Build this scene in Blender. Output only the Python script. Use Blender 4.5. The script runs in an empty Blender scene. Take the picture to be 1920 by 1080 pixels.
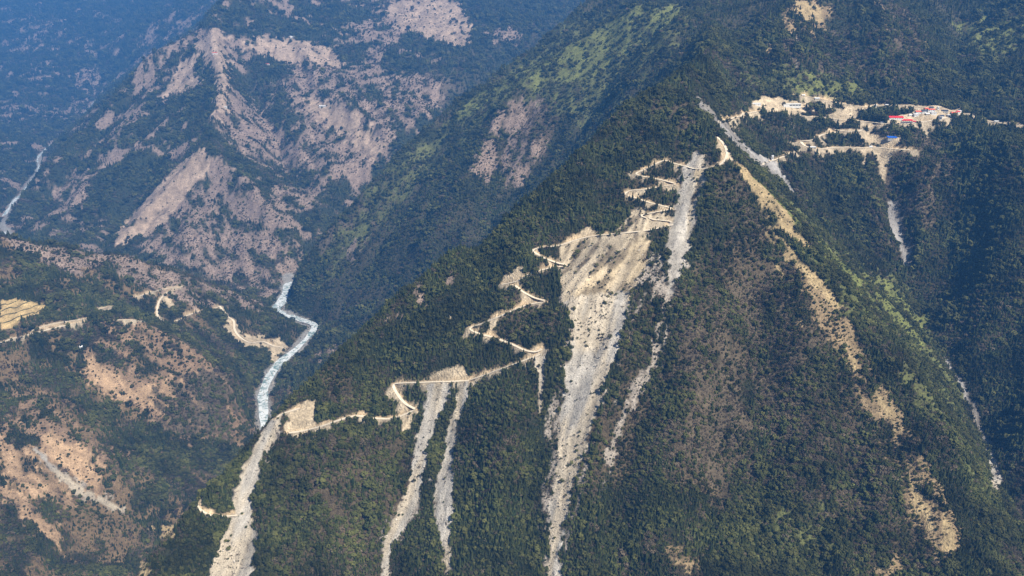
import bpy, bmesh, math, random
import numpy as np
from mathutils import Vector, Matrix
from mathutils.geometry import delaunay_2d_cdt

scene = bpy.context.scene
COL = scene.collection
rad = math.radians

# ------------------------------------------------------------------ camera
CAM_Z = 1500.0
PITCH = rad(22.0)
FPX = 1493.0                      # focal length in photo pixels (1920 wide)
cam_data = bpy.data.cameras.new("camera")
cam_data.sensor_width = 36.0
cam_data.lens = FPX / 1920.0 * 36.0
cam_data.clip_start = 5.0
cam_data.clip_end = 40000.0
cam = bpy.data.objects.new("camera", cam_data)
COL.objects.link(cam)
cam.location = (0, 0, CAM_Z)
cam.rotation_euler = (math.pi / 2 - PITCH, 0, 0)
scene.camera = cam

# ------------------------------------------------------------------ light
SUN_DIR = Vector((0.60, -0.60, 1.00)).normalized()     # from the ground towards the sun
SUN_EL = math.asin(SUN_DIR.z)
SUN_AZ = math.atan2(SUN_DIR.x, SUN_DIR.y)
world = bpy.data.worlds.new("World")
scene.world = world
world.use_nodes = True
wn = world.node_tree.nodes
wn.clear()
wo = wn.new('ShaderNodeOutputWorld')
wb = wn.new('ShaderNodeBackground')
ws = wn.new('ShaderNodeTexSky')
ws.sky_type = 'NISHITA'
ws.sun_disc = False
ws.sun_elevation = SUN_EL
ws.sun_rotation = SUN_AZ
ws.altitude = 1500
wb.inputs['Strength'].default_value = 0.052
world.node_tree.links.new(ws.outputs[0], wb.inputs[0])
world.node_tree.links.new(wb.outputs[0], wo.inputs[0])
sun_data = bpy.data.lights.new("sun", 'SUN')
sun_data.energy = 4.8
sun_data.angle = rad(0.6)
sun_data.color = (1.0, 0.91, 0.77)
sun = bpy.data.objects.new("sun", sun_data)
COL.objects.link(sun)
sun.rotation_euler = SUN_DIR.to_track_quat('Z', 'Y').to_euler()
scene.view_settings.view_transform = 'Standard'
scene.view_settings.look = 'None'
scene.view_settings.gamma = 1.0
scene.view_settings.use_curve_mapping = False
scene.view_settings.exposure = 0.85
HAZE_DENSITY = 0.80e-4
HAZE_COLOR = (0.095, 0.34, 0.88, 1)

scene.render.engine = 'CYCLES'
scene.cycles.use_denoising = True
scene.cycles.max_bounces = 4
scene.cycles.diffuse_bounces = 2
scene.cycles.glossy_bounces = 1
scene.cycles.volume_bounces = 0
scene.cycles.use_adaptive_sampling = False

# ------------------------------------------------------------------ helpers
rng = np.random.default_rng(7)
random.seed(7)
cp, sp = math.cos(PITCH), math.sin(PITCH)

def ray(u, v):
    a = (np.asarray(u, float) - 960.0) / FPX
    b = (540.0 - np.asarray(v, float)) / FPX
    return a, cp + b * sp, -sp + b * cp          # direction with depth 1

def at(u, v, Y):
    """ground point at forward distance Y seen in direction (u, v)"""
    dx, dy, dz = ray(u, v)
    t = Y / dy
    return (float(dx * t), float(Y), float(CAM_Z + dz * t))

def hash2(ix, iy, seed):
    h = (ix.astype(np.int64) * 374761393 + iy.astype(np.int64) * 668265263 + seed * 1442695041) & 0xffffffff
    h = ((h ^ (h >> 13)) * 1274126177) & 0xffffffff
    h = h ^ (h >> 16)
    return (h & 0xffffff) / float(0xffffff)

def vnoise(x, y, seed=0):
    ix = np.floor(x); iy = np.floor(y)
    fx = x - ix; fy = y - iy
    fx = fx * fx * fx * (fx * (fx * 6 - 15) + 10); fy = fy * fy * fy * (fy * (fy * 6 - 15) + 10)
    ix = ix.astype(np.int64); iy = iy.astype(np.int64)
    a = hash2(ix, iy, seed); b = hash2(ix + 1, iy, seed)
    c = hash2(ix, iy + 1, seed); d = hash2(ix + 1, iy + 1, seed)
    return (a + (b - a) * fx) * (1 - fy) + (c + (d - c) * fx) * fy

def fbm(x, y, scale, octv=4, seed=0, gain=0.5):
    """mean 0, about -1..1"""
    s = 0.0; amp = 1.0; tot = 0.0
    ca, sa = 0.8, 0.6
    X = x / scale; Y = y / scale
    for k in range(octv):
        s = s + amp * (vnoise(X, Y, seed + k * 17) * 2 - 1)
        tot += amp
        amp *= gain
        X, Y = (X * ca - Y * sa) * 2.03 + 5.2, (X * sa + Y * ca) * 2.03 + 1.3
    return s / tot * 1.6

def smooth(e0, e1, x):
    t = np.clip((x - e0) / (e1 - e0), 0, 1)
    return t * t * (3 - 2 * t)

def pip(px, py, poly):
    n = len(poly)
    inside = np.zeros(px.shape, bool)
    j = n - 1
    for i in range(n):
        xi, yi = poly[i]; xj, yj = poly[j]
        if yi != yj:
            c = ((yi > py) != (yj > py)) & (px < (xj - xi) * (py - yi) / (yj - yi) + xi)
            inside ^= c
        j = i
    return inside

def line_dist(px, py, line, far):
    """distance to a polyline (capped at far) and index of position along it"""
    d2 = np.full(px.shape, far * far)
    pos = np.zeros(px.shape)
    L = np.asarray(line, float)
    x0, y0 = L[:, 0].min() - far, L[:, 1].min() - far
    x1, y1 = L[:, 0].max() + far, L[:, 1].max() + far
    idx = np.nonzero((px > x0) & (px < x1) & (py > y0) & (py < y1))[0]
    if len(idx) == 0:
        return np.sqrt(d2), pos
    qx, qy = px[idx], py[idx]
    dd = d2[idx]; pp = pos[idx]
    for k in range(len(L) - 1):
        ax, ay = L[k, :2]; bx, by = L[k + 1, :2]
        m = np.nonzero((qx > min(ax, bx) - far) & (qx < max(ax, bx) + far) & (qy > min(ay, by) - far) & (qy < max(ay, by) + far))[0]
        if len(m) == 0:
            continue
        vx, vy = bx - ax, by - ay
        l2 = vx * vx + vy * vy + 1e-9
        t = np.clip(((qx[m] - ax) * vx + (qy[m] - ay) * vy) / l2, 0, 1)
        d = (qx[m] - ax - t * vx) ** 2 + (qy[m] - ay - t * vy) ** 2
        b = d < dd[m]
        mm = m[b]
        dd[mm] = d[b]; pp[mm] = k + t[b]
    d2[idx] = dd; pos[idx] = pp
    return np.sqrt(d2), pos

def blur(A, sig):
    r = int(3 * sig + 1)
    k = np.exp(-0.5 * (np.arange(-r, r + 1) / sig) ** 2); k /= k.sum()
    B = np.pad(A, r, mode='edge')
    B = sum(k[i] * B[i:i + A.shape[0], :] for i in range(2 * r + 1))
    B = sum(k[i] * B[:, i:i + A.shape[1]] for i in range(2 * r + 1))
    return B

# ------------------------------------------------------------------ terrain skeleton: ridges and valleys
# every entry: (u, v, Y) = direction in the photograph and forward distance in metres, or ('w', x, y, z)
RIVER = [(300, 1080, 1690), (395, 990, 1885), (462, 880, 2160), (492, 820, 2350), (494, 775, 2500), (495, 730, 2680), (520, 685, 2880),
         (560, 650, 3030), (590, 612, 3240), (560, 598, 3340), (518, 582, 3440), (530, 562, 3560), (543, 520, 3860)]
FAR_RIVER = [(518, 582, 3440), ('w', -1300, 3500, 1), ('w', -1700, 3510, 3), ('w', -2200, 3720, 5), ('w', -2700, 4200, 8), (5, 425, 4740), (20, 385, 5180), (38, 365, 5440), (72, 318, 6180), (75, 290, 6750), ('w', -4300, 7800, 40), ('w', -4900, 9800, 120)]
def nearer(k, line):
    """the same directions at k times the forward distance"""
    return [p if p[0] == 'w' else (p[0], p[1], p[2] * k) for p in line]
KS, KV, KM = 0.74, 0.78, 0.86      # spur, hamlet shelf, mountain behind
LINES = [
    FAR_RIVER,
    # foreground spur: left crest, from its toe up to the saddle
    nearer(KS, [(150, 1180, 1380), (250, 1080, 1560), (310, 1005, 1640), (380, 930, 1720), (450, 850, 1840), (510, 775, 1955), (600, 705, 2080), (700, 610, 2190), (850, 490, 2330), (1000, 385, 2480),
     (1100, 285, 2640), (1180, 195, 2800), (1275, 130, 3000), (1320, 110, 3180), (1330, 60, 4250), (1300, 0, 5300)]),
    # gully behind that crest
    [('w', -850, 2450, 4), ('w', -560, 2650, 110), ('w', -200, 2900, 370), ('w', 100, 3100, 590), ('w', 330, 3000, 860), ('w', 480, 2850, 1060), ('w', 640, 3200, 1220)], [('w', 480, 2850, 1060), ('w', 560, 2500, 1180)],
    [(1150, 150, 3500), (1200, 100, 3300), (1250, 50, 3250), (1290, 15, 3400)], [(1100, 80, 4200), (1180, 30, 3900)],
    # summit of the spur and its right crest
    nearer(KS, [(1275, 130, 3000), (1300, 178, 2780), (1335, 230, 2600), (1372, 292, 2450), (1432, 350, 2350), (1500, 430, 2240), (1578, 520, 2100), (1650, 620, 1960), (1705, 710, 1850), (1748, 790, 1750),
     (1815, 950, 1530), (1850, 1080, 1380), (1860, 1200, 1200)]),
    # face of the spur
    nearer(KS, [(740, 1080, 1550), (880, 715, 1930)]), nearer(KS, [(1040, 1080, 1460), (1150, 650, 1890)]), nearer(KS, [(1300, 1080, 1420), (1370, 750, 1790)]),
    nearer(KS, [(1600, 1080, 1400), (1560, 850, 1680)]), nearer(KS, [(420, 1080, 1540), (560, 900, 1760)]),
    # foot of the spur below the frame
    [('w', -560, 620, 40), ('w', -150, 560, 30), ('w', 300, 560, 60), ('w', 700, 480, 90)],
    # right-hand valley
    nearer(KS + 0.02, [(1310, 185, 2850), (1360, 240, 2820), (1420, 300, 2790), (1490, 365, 2740), (1600, 445, 2720), (1702, 520, 2620), (1782, 680, 2230), (1822, 760, 2070), (1870, 915, 1780), (1925, 1000, 1660), ('w', 1120, 1010, 470), ('w', 1200, 700, 380), ('w', 1250, 400, 220), ('w', 1200, 150, 60)]),
    # shelf with the hamlet
    nearer(KV, [(1400, 215, 3080), (1500, 218, 3120), (1600, 232, 3120), (1700, 232, 3130), (1800, 218, 3190), (1920, 240, 3150)]),
    nearer(KV, [(1410, 195, 3150), (1500, 190, 3290), (1600, 195, 3350), (1700, 198, 3340), (1800, 205, 3310)]),
    nearer(KV, [(1500, 262, 2960), (1560, 245, 3050), (1640, 245, 3070), (1700, 255, 3050)]),
    nearer(KV, [(1505, 278, 2920), (1560, 277, 2960), (1620, 278, 2980), (1710, 282, 2980)]),
    # mountain behind the hamlet
    nearer(KV, [(1440, 150, 3300), (1600, 150, 3480), (1720, 150, 3470)]), nearer(KM, [(1445, 85, 3300), (1480, 30, 3680), (1500, 0, 3800)]),
    nearer(KM, [(1600, 60, 3600), (1650, 0, 3900)]), nearer(KM, [(1700, 20, 3800), (1750, 120, 3250)]), nearer(KM, [(1790, 160, 3180), (1800, 60, 3900), (1790, 0, 4250)]),
    nearer(KM, [(1920, 150, 3180), (1920, 0, 3950)]),
    [('w', 1760, 2440, 1180), ('w', 1500, 1750, 930), ('w', 1420, 1150, 760)], [('w', 2700, 2600, 1650), ('w', 2500, 1600, 1560), ('w', 2400, 720, 1400)],
    # second big ridge (left of the spur)
    [(545, 560, 3420), (580, 480, 3630), (650, 400, 3740), (750, 290, 3900), (850, 200, 4100), (1000, 95, 4450), (1120, 0, 4800), ('w', 950, 5400, 1640), ('w', 1500, 6000, 1900)],
    [('w', 1500, 4500, 1560), ('w', 2300, 4300, 1700), ('w', 3500, 4000, 2000)],
    # hidden tributary valley beyond it
    [(543, 520, 3860), ('w', -1060, 4060, 25), ('w', -870, 4400, 90), ('w', -560, 5000, 270), ('w', -150, 5700, 500), ('w', 500, 6600, 760), ('w', 1500, 7500, 1100)],
    # low hill on the left, crest
    [(510, 576, 3400), (430, 549, 3210), (330, 505, 3100), (200, 472, 2990), (0, 445, 2830), ('w', -2200, 2700, 720), ('w', -3200, 2500, 900)],
    [('w', -2600, 3150, 450), ('w', -3300, 3600, 420)],
    [(508, 560, 3560), (430, 546, 3640), (330, 503, 3850), (205, 468, 4150)],
    # terraces, road, second crest of the low hill
    [(0, 600, 2390), (60, 590, 2430), (120, 575, 2530)], [(0, 560, 2480), (60, 560, 2500)],
    [(0, 642, 2270), (80, 620, 2330), (160, 603, 2430), (255, 600, 2500), (330, 640, 2480), (430, 690, 2490), (470, 735, 2540)],
    [(190, 570, 2640), (250, 582, 2710), (340, 612, 2780), (420, 640, 2870), (500, 668, 2930), (520, 685, 2880)],
    [(0, 690, 2200), (60, 695, 2210), (200, 780, 2150), (330, 850, 2125), (400, 888, 2140), (462, 880, 2160)],
    [(0, 742, 2060), (100, 745, 2090), (200, 845, 1985), (330, 930, 1950)],
    [(0, 790, 1960), (60, 832, 1925), (150, 910, 1880), (240, 958, 1880), (395, 990, 1885)],
    [(0, 890, 1800), (60, 945, 1760), (110, 1000, 1720), (150, 1050, 1700)],
    [(0, 1080, 1530), (80, 1080, 1600)], [('w', -1500, 1300, 200), ('w', -1500, 900, 250)], [('w', -2400, 1700, 700), ('w', -2300, 1000, 600)], [('w', -3500, 1700, 1000), ('w', -3500, 900, 1000)],
    # river running on below the frame
    [('w', -960, 1300, -12), ('w', -950, 900, -14), ('w', -600, 350, -15), ('w', 0, 250, -15), ('w', 900, 120, 10)],
    # far mountain
    [(543, 520, 3860), (540, 450, 4130), (450, 340, 4560), (380, 280, 4760), (400, 235, 5100), (425, 180, 5500), (405, 110, 6100), (400, 45, 6700), ('w', -2300, 7700, 1560), ('w', -1700, 8800, 1900)],
    [(205, 468, 4150), (290, 385, 4480), (380, 280, 4760)],
    [(400, 45, 6700), (270, 130, 6400), (180, 235, 5850), (100, 310, 5400), (60, 370, 5080), (15, 428, 4730)],
    [(200, 455, 4230), (235, 390, 4620), (310, 270, 5100), (350, 190, 5600)],
    [(425, 180, 5500), (360, 170, 5560)],
    [(600, 400, 4380), (540, 300, 4980), (500, 220, 5520), (450, 110, 6350)],
    [(745, 275, 4980), (700, 240, 5200), (600, 170, 5800), (560, 70, 6800), (600, 0, 8000)],
    [(800, 210, 5300), (730, 140, 6100), (700, 60, 7100)],
    [(900, 130, 5900), (850, 60, 7000), (860, 0, 8000)],
    [(1000, 50, 6900), (1100, 0, 8000)],
    [(100, 180, 9300), (200, 60, 11800), (300, 0, 13000)], [(0, 250, 8000), (0, 100, 11500), (0, 0, 14500)], [(120, 250, 7300), (200, 180, 7900), (330, 90, 8100), (400, 45, 6900)],
    [(60, 150, 9800), (100, 0, 14000)],
    [('w', -12000, 0, 1000), ('w', -11900, 5000, 900), ('w', -11900, 9000, 1300), ('w', -11900, 17000, 2300), ('w', -3000, 17000, 2400), ('w', 2000, 17000, 2400), ('w', 9000, 17000, 2400)],
    [('w', -5800, 5600, 500), ('w', -5200, 4000, 420), ('w', -4200, 3000, 760)],
    [('w', 8900, 0, 1600), ('w', 8900, 5000, 2200)], [('w', -9000, 0, 1000), ('w', -4000, 0, 700), ('w', 0, 0, 60), ('w', 3000, 0, 1200), ('w', 4000, 0, 1300)],
    [('w', -1200, 10500, 2000), ('w', 800, 10000, 1900), ('w', 4000, 9000, 2300)],
    RIVER,
]
def wp(p):
    return (p[1], p[2], p[3]) if p[0] == 'w' else at(*p)
WL = [[wp(p) for p in L] for L in LINES]
pts = {}
for L in WL:
    for a, b in zip(L[:-1], L[1:]):
        n = max(1, int(math.hypot(b[0] - a[0], b[1] - a[1]) / 90))
        for k in range(n + 1):
            t = k / n
            q = tuple(a[i] + (b[i] - a[i]) * t for i in range(3))
            key = (round(q[0] / 12), round(q[1] / 12))
            pts.setdefault(key, q)
PT = np.array(list(pts.values()))
res = delaunay_2d_cdt([Vector((p[0], p[1])) for p in PT], [], [], 0, 0.01)
tv = np.array([(v.x, v.y) for v in res[0]])
tz = np.array([PT[o[0], 2] for o in res[3]])
CELL = 16.0
GX0, GY0 = -11800.0, 0.0
NX, NY = 1290, 1058
Z = np.zeros((NY, NX))
for tri in res[2]:
    A, B, C3 = tv[tri[0]], tv[tri[1]], tv[tri[2]]
    i0 = max(0, int((min(A[0], B[0], C3[0]) - GX0) / CELL)); i1 = min(NX - 1, int((max(A[0], B[0], C3[0]) - GX0) / CELL) + 1)
    j0 = max(0, int((min(A[1], B[1], C3[1]) - GY0) / CELL)); j1 = min(NY - 1, int((max(A[1], B[1], C3[1]) - GY0) / CELL) + 1)
    if i1 < i0 or j1 < j0:
        continue
    gx, gy = np.meshgrid(GX0 + np.arange(i0, i1 + 1) * CELL, GY0 + np.arange(j0, j1 + 1) * CELL)
    den = (B[1] - C3[1]) * (A[0] - C3[0]) + (C3[0] - B[0]) * (A[1] - C3[1])
    if abs(den) < 1e-9:
        continue
    w0 = ((B[1] - C3[1]) * (gx - C3[0]) + (C3[0] - B[0]) * (gy - C3[1])) / den
    w1 = ((C3[1] - A[1]) * (gx - C3[0]) + (A[0] - C3[0]) * (gy - C3[1])) / den
    w2 = 1 - w0 - w1
    m = (w0 > -1e-6) & (w1 > -1e-6) & (w2 > -1e-6)
    sub = Z[j0:j1 + 1, i0:i1 + 1]
    sub[m] = (w0 * tz[tri[0]] + w1 * tz[tri[1]] + w2 * tz[tri[2]])[m]
GXX, GYY = np.meshgrid(GX0 + np.arange(NX) * CELL, GY0 + np.arange(NY) * CELL)
fx_, fy_ = GXX.ravel(), GYY.ravel()
RIV = [wp(p) for p in RIVER]
far_riv = [wp(p) for p in FAR_RIVER]
dr1, _ = line_dist(fx_, fy_, RIV, 400.0)
dr2, _ = line_dist(fx_, fy_, far_riv, 400.0)
DR = np.minimum(dr1, dr2).reshape(Z.shape)
near_river = smooth(20, 260, DR)
Z = blur(Z, 1.0)
roll = fbm(fx_, fy_, 420, 4, 3).reshape(Z.shape)
fine = fbm(fx_, fy_, 110, 3, 31).reshape(Z.shape)
dist_k = 0.7 + 0.5 * smooth(3000, 6000, GYY)
Z = Z + near_river * (roll * 24 + fine * 9) * dist_k

def flow(Z):
    H, W = Z.shape
    best = np.zeros_like(Z); rec = np.arange(H * W).reshape(H, W).copy()
    idx = np.arange(H * W).reshape(H, W)
    for dj in (-1, 0, 1):
        for di in (-1, 0, 1):
            if dj == 0 and di == 0:
                continue
            sj = slice(max(0, -dj), H - max(0, dj)); si = slice(max(0, -di), W - max(0, di))
            tj = slice(max(0, dj), H + min(0, dj)); ti = slice(max(0, di), W + min(0, di))
            drop = (Z[sj, si] - Z[tj, ti]) / math.hypot(dj, di)
            m = drop > best[sj, si]
            best[sj, si] = np.where(m, drop, best[sj, si])
            rec[sj, si] = np.where(m, idx[tj, ti], rec[sj, si])
    order = np.argsort(-Z.ravel(), kind='stable').tolist()
    r = rec.ravel().tolist()
    A = [1.0] * (H * W)
    for i in order:
        k = r[i]
        if k != i:
            A[k] += A[i]
    return np.array(A).reshape(H, W)

for it in range(3):
    A = flow(Z)
    dep = np.clip(A, 0, 900) ** 0.42
    dep = np.minimum(dep, 13.0)
    dep = blur(dep, 0.7)
    Z = Z - near_river * (dep - 2.6) * (2.0, 2.2, 1.6)[it] * dist_k
    Z = blur(Z, 0.55)

# carve rivers
zr = np.zeros(Z.size)
def river_floor(line, w0, w1):
    global Z
    d, pos = line_dist(fx_, fy_, line, 400.0)
    L = np.array(line)
    k = np.clip(pos.astype(int), 0, len(L) - 2); t = pos - k
    z = L[k, 2] * (1 - t) + L[k + 1, 2] * t
    w = (1 - smooth(w0, w1, d)).reshape(Z.shape)
    Z = Z * (1 - w) + (z.reshape(Z.shape) - 4) * w
river_floor(RIV, 30, 90)
river_floor(far_riv, 40, 110)

# gullies and ribs of the spur, along world lines
def bump(line, amp, width):
    global Z
    d, pos = line_dist(fx_, fy_, line, width * 3)
    taper = np.minimum(1, np.minimum(pos, len(line) - 1 - pos) * 1.2 + 0.25)
    Z = Z + (amp * np.exp(-(d / width) ** 2) * taper * (d < width * 2.9)).reshape(Z.shape)

def height(x, y):
    """smooth cubic B-spline sample of the grid"""
    gx = np.clip((np.asarray(x, float) - GX0) / CELL, 1, NX - 3.001); gy = np.clip((np.asarray(y, float) - GY0) / CELL, 1, NY - 3.001)
    i = gx.astype(np.int64); j = gy.astype(np.int64)
    u = gx - i; v = gy - j
    def w(t):
        return ((1 - t) ** 3 / 6, (3 * t ** 3 - 6 * t ** 2 + 4) / 6, (-3 * t ** 3 + 3 * t ** 2 + 3 * t + 1) / 6, t ** 3 / 6)
    wu, wv = w(u), w(v)
    out = 0.0
    for b in range(4):
        row = 0.0
        for a in range(4):
            row = row + wu[a] * Z[j + b - 1, i + a - 1]
        out = out + wv[b] * row
    return out

def cast(us, vs):
    """where the view rays through photo pixels meet the terrain -> arrays x, y, z"""
    us = np.asarray(us, float); vs = np.asarray(vs, float)
    dx, dy, dz = ray(us, vs)
    n = len(us)
    tprev = np.full(n, 700.0); hit = np.full(n, np.nan)
    alive = np.ones(n, bool)
    t = tprev.copy()
    for step in range(1150):
        t = t * 1.0026 + 1.0
        g = CAM_Z + dz * t - height(dx * t, dy * t)
        new = alive & (g < 0)
        hit[new] = t[new]; alive &= ~new
        if not alive.any() or t[0] > 19000:
            break
    lo = (hit - 1.0) / 1.0026; hi = hit.copy()
    for _ in range(8):
        mid = (lo + hi) / 2
        g = CAM_Z + dz * mid - height(dx * np.nan_to_num(mid, nan=9000), dy * np.nan_to_num(mid, nan=9000))
        lo = np.where(g < 0, lo, mid); hi = np.where(g < 0, mid, hi)
    t = np.nan_to_num(hi, nan=9000.0)
    x, y = dx * t, dy * t
    return x, y, height(x, y)

def densify(px, step=6.0, closed=False):
    out = []
    P = list(px) + ([px[0]] if closed else [])
    for a, b in zip(P[:-1], P[1:]):
        n = max(1, int(math.hypot(b[0] - a[0], b[1] - a[1]) / step))
        for k in range(n):
            out.append((a[0] + (b[0] - a[0]) * k / n, a[1] + (b[1] - a[1]) * k / n))
    if not closed:
        out.append(tuple(P[-1]))
    return out

def catmull(P, n=5):
    P = [tuple(map(float, p)) for p in P]
    Q = [P[0]] + P + [P[-1]]
    out = []
    for i in range(1, len(Q) - 2):
        p0, p1, p2, p3 = Q[i - 1], Q[i], Q[i + 1], Q[i + 2]
        for k in range(n):
            t = k / n
            out.append(tuple(0.5 * (2 * b + (c - a) * t + (2 * a - 5 * b + 4 * c - d) * t * t + (3 * b - a - 3 * c + d) * t ** 3) for a, b, c, d in zip(p0, p1, p2, p3)))
    out.append(P[-1])
    return out

def to_world_many(items):
    """[(px points, step, closed)] -> world polylines, in one pass"""
    Ds = [densify(*it) for it in items]
    flat = [p for D in Ds for p in D]
    x, y, z = cast([p[0] for p in flat], [p[1] for p in flat])
    W = np.stack([x, y, z], 1)
    out = []; k = 0
    for D in Ds:
        out.append(W[k:k + len(D)]); k += len(D)
    return out

# shape the gullies of the spur's face
SHAPES = [
    ([(1295, 340), (1270, 430), (1190, 500), (1120, 620), (1085, 720), (1065, 850), (1040, 1080)], -20, 55),
    ([(840, 730), (795, 830), (770, 940), (715, 1080)], -18, 28),
    ([(870, 730), (845, 830), (828, 950), (840, 1080)], -15, 26),
    ([(515, 800), (470, 920), (440, 1000), (425, 1080)], -18, 40),
    ([(1330, 420), (1265, 560), (1215, 690), (1170, 800), (1150, 1080)], -30, 40),
    ([(1340, 330), (1310, 430), (1250, 600), (1170, 780)], 13, 30),
    ([(1400, 480), (1420, 620), (1440, 800), (1380, 1000)], -27, 55),
    ([(1300, 560), (1310, 700), (1290, 850), (1240, 1000)], 21, 45),
    ([(1500, 600), (1530, 760), (1500, 950)], 18, 55),
    ([(640, 820), (600, 940), (570, 1060)], 18, 45),
    ([(960, 740), (940, 900), (930, 1060)], 24, 50),
    ([(960, 190), (900, 300), (850, 400), (780, 500)], 67, 80),
    ([(1200, 20), (1060, 110), (960, 190)], 52, 80),
    ([(1050, 230), (960, 360), (880, 460)], -45, 60),
    ([(820, 250), (760, 380), (690, 500), (620, 600)], -37, 60),
    ([(1780, 230), (1790, 400), (1740, 560)], -45, 60),
    ([(1668, 300), (1672, 400), (1702, 500)], -37, 40),
    ([(1880, 260), (1880, 500), (1850, 700)], 37, 90),    ([(700, 640), (760, 740), (740, 860), (680, 1000), (650, 1080)], -14, 34),
    ([(690, 830), (680, 920), (640, 1060)], 14, 34),
    ([(900, 760), (880, 900), (890, 1060)], -12, 30),
    ([(1000, 720), (1000, 900), (985, 1070)], -12, 26),
    ([(1180, 880), (1200, 980), (1190, 1080)], 14, 30),
    ([(1350, 760), (1340, 900), (1330, 1060)], -16, 34),
    ([(1560, 700), (1590, 850), (1560, 1000)], -16, 34),
    ([(1640, 860), (1650, 960), (1640, 1070)], 14, 30),
    ([(1085, 312), (1110, 290)], 16, 40), ([(905, 462), (930, 445)], 14, 36), ([(745, 580), (775, 556)], 16, 36), ([(625, 690), (650, 668)], 12, 30), ([(985, 405), (1005, 388)], -12, 30), ([(820, 525), (840, 508)], -14, 30), ([(690, 630), (705, 615)], -12, 28), ([(1190, 200), (1215, 180)], -14, 34),
    ([(1120, 330), (1060, 430), (1000, 520), (930, 620)], 12, 30),
    ([(1600, 560), (1700, 640), (1780, 760)], -14, 34), ([(1680, 680), (1760, 780), (1830, 890)], 16, 34), ([(1760, 850), (1830, 960), (1880, 1030)], -16, 34),
    ([(1480, 420), (1580, 470), (1680, 560)], 10, 30),
    ([(1540, 300), (1560, 380), (1600, 440)], -24, 40), ([(1600, 300), (1640, 400), (1680, 480)], 22, 40), ([(1740, 290), (1720, 420), (1720, 520)], 20, 34),
    ([(1850, 280), (1820, 460), (1790, 640)], -34, 50), ([(1910, 560), (1870, 720), (1850, 840)], -26, 45),
    ([(1560, 20), (1570, 90), (1560, 150)], -26, 55), ([(1500, 20), (1520, 90), (1500, 150)], 22, 50), ([(1640, 10), (1660, 90), (1680, 150)], 26, 50), ([(1380, 20), (1400, 80), (1420, 140)], -34, 60),
    ([(1280, 30), (1180, 130), (1080, 260)], -34, 70), ([(1220, 90), (1150, 170), (1100, 240)], 24, 45),
    ([(900, 240), (830, 340), (740, 460), (660, 560)], 28, 50), ([(760, 340), (690, 450), (620, 560)], -26, 50),
    ([(330, 330), (300, 380), (250, 440)], -20, 60), ([(430, 380), (420, 460), (440, 530)], -26, 60), ([(380, 330), (350, 420), (350, 490)], 24, 60), ([(480, 420), (500, 480), (510, 540)], 22, 50),
    ([(480, 130), (470, 220), (520, 330)], -34, 90), ([(560, 110), (620, 220), (680, 300)], -30, 80), ([(350, 100), (300, 200), (200, 320)], -45, 110), ([(240, 180), (160, 290), (100, 370)], -40, 90),
    ([(230, 640), (220, 700), (200, 760)], -12, 34), ([(330, 660), (330, 740), (340, 820)], -14, 34), ([(400, 700), (410, 760), (400, 850)], 12, 30), ([(60, 760), (100, 820), (150, 880)], 10, 30),

]
for k_, L_ in enumerate(LINES):
    if L_[0] in ((545, 560, 3420),): bump(WL[k_], 22, 45)
    if L_[0] in ((543, 520, 3860),) and len(L_) > 7 and L_[1] == (540, 450, 4130): bump(WL[k_], 48, 60)
    if L_[0] in ((400, 45, 6700),): bump(WL[k_], 60, 80)
    if L_[0] in ((205, 468, 4150), (745, 275, 4980), (1600, 60, 3600 * KM), (1445, 85, 3300 * KM)): bump(WL[k_], 36, 50)
    if L_[0] in ((600, 400, 4380), (200, 455, 4230)): bump(WL[k_], -60, 80)
    if L_[0] in ((510, 576, 3400), (0, 642, 2270), (0, 742, 2060)): bump(WL[k_], 10, 30)
bump(WL[1], 16, 34)          # the crests keep their edge
bump(WL[3][1:], 12, 30)
for (px_line, amp, wid), W_ in zip(SHAPES, to_world_many([(p, 20, False) for p, _, _ in SHAPES])):
    k_ = 1.05 if (px_line[0][0] > 480 and W_[:, 1].mean() < 2700) else 1.0
    bump(W_.tolist(), amp * k_, wid * k_)

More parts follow.
